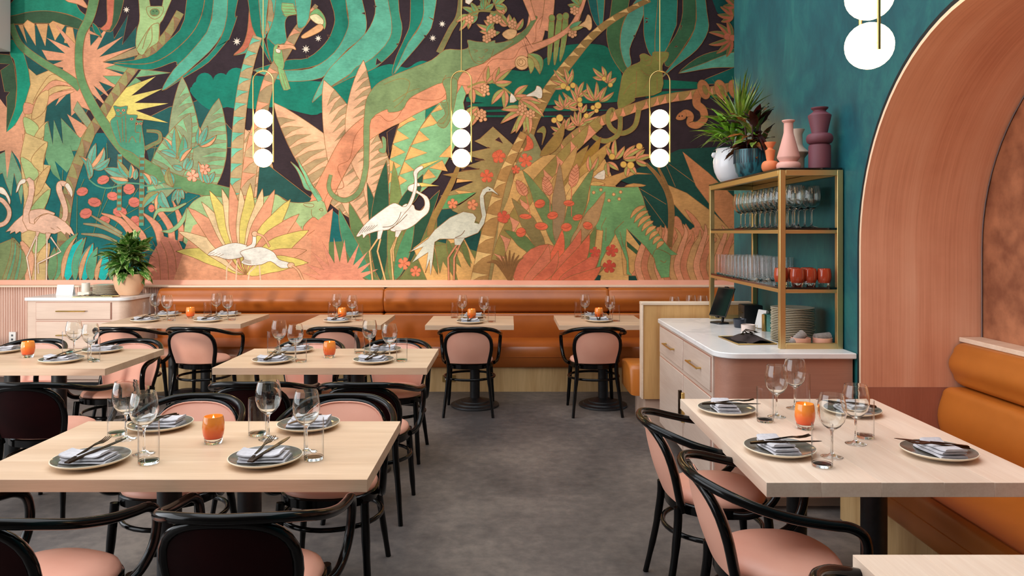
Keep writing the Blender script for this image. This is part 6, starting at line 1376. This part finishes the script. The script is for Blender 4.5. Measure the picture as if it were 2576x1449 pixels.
# ------------------------------------------------------------------ counter top items
tb = thing('tablet_stand', 'black tablet on an angled black stand on the marble counter', 'tablet', (1.575, 5.50, 0.90), R(-64))
tb.scale = (0.86, 0.86, 0.86)
MB().prism(rounded_rect(-0.07, 0.07, -0.06, 0.06, (0.03,)*4), 0, 0.014, c=0.003).build('base', M['blackplastic'], tb, 40)
MB().tube([(0, 0.03, 0.01), (0, 0.045, 0.06), (0, 0.055, 0.16)], 0.012, 10).build('arm', M['blackplastic'], tb, 60)
tab = MB().box(-0.105, 0.105, -0.005, 0.005, -0.135, 0.135, 0.004).build('tablet', M['blackplastic'], tb, 40, (0, 0.03, 0.185)); tab.rotation_euler = (R(-24), 0, 0)
MB().box(-0.096, 0.096, -0.0062, -0.005, -0.124, 0.124).build('screen', M['screen'], tab)
for s in (-1, 1): MB().box(-0.02, 0.02, -0.012, 0.012, s*0.138-0.005, s*0.138+0.005, 0.003).build('clamp', M['blackplastic'], tab)
pr = thing('receipt_printer', 'black cube receipt printer beside the tablet', 'printer', (1.80, 5.48, 0.90))
MB().box(-0.07, 0.07, -0.075, 0.075, 0, 0.145, 0.012).build('body', M['blackplastic'], pr, 40); MB().box(-0.071, -0.069, -0.05, 0.05, 0.085, 0.09).build('paper_slot', M['screen'], pr); MB().box(-0.0715, -0.0695, -0.012, 0.012, 0.045, 0.05).build('badge', M['whiteplastic'], pr)
put('cup', proto_mesh(('cup', MB().lathe([(0, 0), (0.034, 0), (0.038, 0.004), (0.047, 0.055), (0.048, 0.062), (0.045, 0.062), (0.036, 0.008), (0, 0.006)], 30), M['navy'], 40)), 'small charcoal cup in front of the printer', 'cup', (1.655, 5.27, 0.90))
put('ramekin', proto_mesh(('ramekin', MB().lathe([(0, 0), (0.044, 0), (0.047, 0.003), (0.048, 0.042), (0.045, 0.043), (0.044, 0.036), (0, 0.034)], 30), plain('cream_pink_glaze', (230, 208, 196), 0.4), 40)), 'low cream ramekin beside the charcoal cup', 'bowl', (1.66, 5.10, 0.90))
mh = thing('card_holder', 'stack of white menu cards in a wire holder beside the printer', 'menu cards', (1.765, 5.21, 0.90), R(-72))
for k in range(5):
    o = MB().box(-0.045, 0.045, 0.005*k, 0.005*k+0.0022, 0.006, 0.135+0.002*(k % 2)).build('card', M['paper'], mh); o.rotation_euler = (R(-16), 0, 0)
MB().tube([(-0.03, -0.03, 0.03), (-0.03, -0.03, 0.004), (-0.03, 0.05, 0.004), (0.03, 0.05, 0.004), (0.03, -0.03, 0.004), (0.03, -0.03, 0.03)], 0.0018, 6).build('wire_frame', M['brass'], mh, 60)
gb = thing('green_block', 'green marble and brass hexagonal caddy beside the menu cards', 'caddy', (1.80, 5.08, 0.90), R(10))
hexa = [(0.042*math.cos(R(60*k+10)), 0.042*math.sin(R(60*k+10))) for k in range(6)]
MB().prism(hexa, 0, 0.118, c=0.002).build('body', M['greenmarble'], gb); MB().box(-0.050, -0.036, -0.020, 0.014, 0.0, 0.116, 0.001).build('brass_plate', M['brass'], gb)
def tray(name, label, loc, rz, w, d, seed):
    t = thing(name, label, 'tray', loc, rz)
    MB().box(-w/2, w/2, -d/2, d/2, 0, 0.006, 0.002).build('board', M['blackplastic'], t)
    for s in (-1, 1): MB().box(-w/2, w/2, s*d/2-0.003, s*d/2+0.003, 0.002, 0.008, 0.001).build('rim', M['brass'], t)
    for s in (-1, 1): MB().box(s*w/2-0.003, s*w/2+0.003, -d/2, d/2, 0.002, 0.008, 0.001).build('rim', M['brass'], t)
    return t
tray('cutlery_tray', 'black tray with gilt rim on the marble counter', (1.495, 4.62, 0.90), R(4), 0.24, 0.34, 1)
nd = MB(); nd.loft([[(-0.085+0.02*math.sin(v*2), y, 0), (-0.05, y, 0.012*h), (0.0, y, 0.016+0.03*h), (0.055, y, 0.012+0.012*h), (0.09, y, 0.0)] for v, (y, h) in enumerate(((-0.13, 0.0), (-0.09, 0.5), (-0.02, 1.1), (0.05, 0.7), (0.11, 0.3), (0.14, 0.0)))], False, False)
put('napkin', proto_mesh(('napkin', nd, M['napkin_dark'], 60)), 'folded charcoal napkin on the gilt rimmed tray', 'napkin', (1.50, 4.60, 0.9085), R(12))
for k in range(4):
    f = put('fork', fork_m, ('fork on the counter tray, closest to the drawers', 'fork on the counter tray, second from the drawers', 'fork on the counter tray, third from the drawers', 'fork on the counter tray, farthest from the drawers')[k], 'fork', (1.455+0.026*k, 4.575+0.02*k, 0.950+0.002*k), R(160+8*k), 'forks on the counter tray')
for k, (X, y) in enumerate(((1.745, 4.395), (1.875, 4.395))):
    put('bowl', proto_mesh(('bowl', MB().lathe([(0, 0), (0.05, 0), (0.055, 0.004), (0.056, 0.052), (0.053, 0.053), (0.051, 0.01), (0, 0.008)], 32), M['blushware'], 40)), ('blush stoneware bowl by the front shelf post', 'blush stoneware bowl by the rear shelf post')[k], 'bowl', (X, y, 0.9005), 0, 'blush bowls under the shelf')
    rl = MB(); spiral = [(0.006+0.0035*i/6)*1.0 for i in range(25)]; pth = [((0.006+0.0009*i)*math.cos(i*0.7), (0.006+0.0009*i)*math.sin(i*0.7)) for i in range(27)]
    rl.loft([[(y_, p[0], p[1]+0.03) for p in pth] for y_ in (-0.048, -0.02, 0.02, 0.048)], False, False); rl.tube([(-0.047, 0, 0.03), (0.047, 0, 0.03)], 0.026, 16)
    o = put('napkin', proto_mesh(('napkin', rl, M['linen_grey'], 60)), ('rolled taupe napkin standing tilted in the blush bowl by the front post', 'rolled taupe napkin lying in the blush bowl by the rear post')[k], 'napkin', (X, y, 0.925), R(10+20*k), 'rolled napkins')
    o.rotation_euler = (0, R(-38 if k == 0 else -4), R(12))

# ------------------------------------------------------------------ sideboard items
cdp = thing('card_display', 'white tent card on the sideboard', 'card', (-4.70, 7.80, 0.92), R(4))
a = MB().box(-0.085, 0.085, -0.0012, 0.0012, 0, 0.11).build('front_leaf', M['paper'], cdp, None, (0, -0.03, 0)); a.rotation_euler = (R(-16), 0, 0)
a = MB().box(-0.085, 0.085, -0.0012, 0.0012, 0, 0.11).build('rear_leaf', M['paper'], cdp, None, (0, 0.032, 0)); a.rotation_euler = (R(16), 0, 0)
wc = thing('pillar_candle', 'thick white pillar candle between the card and the plates', 'candle', (-4.475, 7.78, 0.92))
MB().prism(rounded_rect(-0.062, 0.062, -0.05, 0.05, (0.006,)*4), 0, 0.035, c=0.003).build('base', plain('cream_base', (226, 214, 196), 0.5), wc)
MB().lathe([(0, 0.035), (0.04, 0.035), (0.0405, 0.04), (0.0405, 0.125), (0.037, 0.128), (0.03, 0.122), (0, 0.12)], 28).build('wax', plain('ivory_wax', (236, 224, 206), 0.5), wc, 50); MB().tube([(0, 0, 0.12), (0.002, 0, 0.132)], 0.001, 5).build('wick', M['blackplastic'], wc)
put('cup', proto_mesh(('cup', MB().lathe([(0, 0), (0.022, 0), (0.026, 0.05), (0.0265, 0.07), (0.024, 0.07), (0.021, 0.006), (0, 0.005)], 24), M['navy'], 40)), 'tiny navy cup between candle and plate stack on the sideboard', 'cup', (-4.43, 7.87, 0.92))
tray('cutlery_tray', 'black tray with gilt rim on the sideboard', (-4.24, 7.555, 0.92), R(-2), 0.42, 0.14, 2)
for k in range(3):
    put('fork', fork_m, ('fork on the sideboard tray, lowest', 'fork on the sideboard tray, between two others', 'fork on the sideboard tray, uppermost')[k], 'fork', (-4.28+0.012*k, 7.545+0.012*k, 0.9275+0.006*k), R(-82+10*k), 'forks on the sideboard tray')
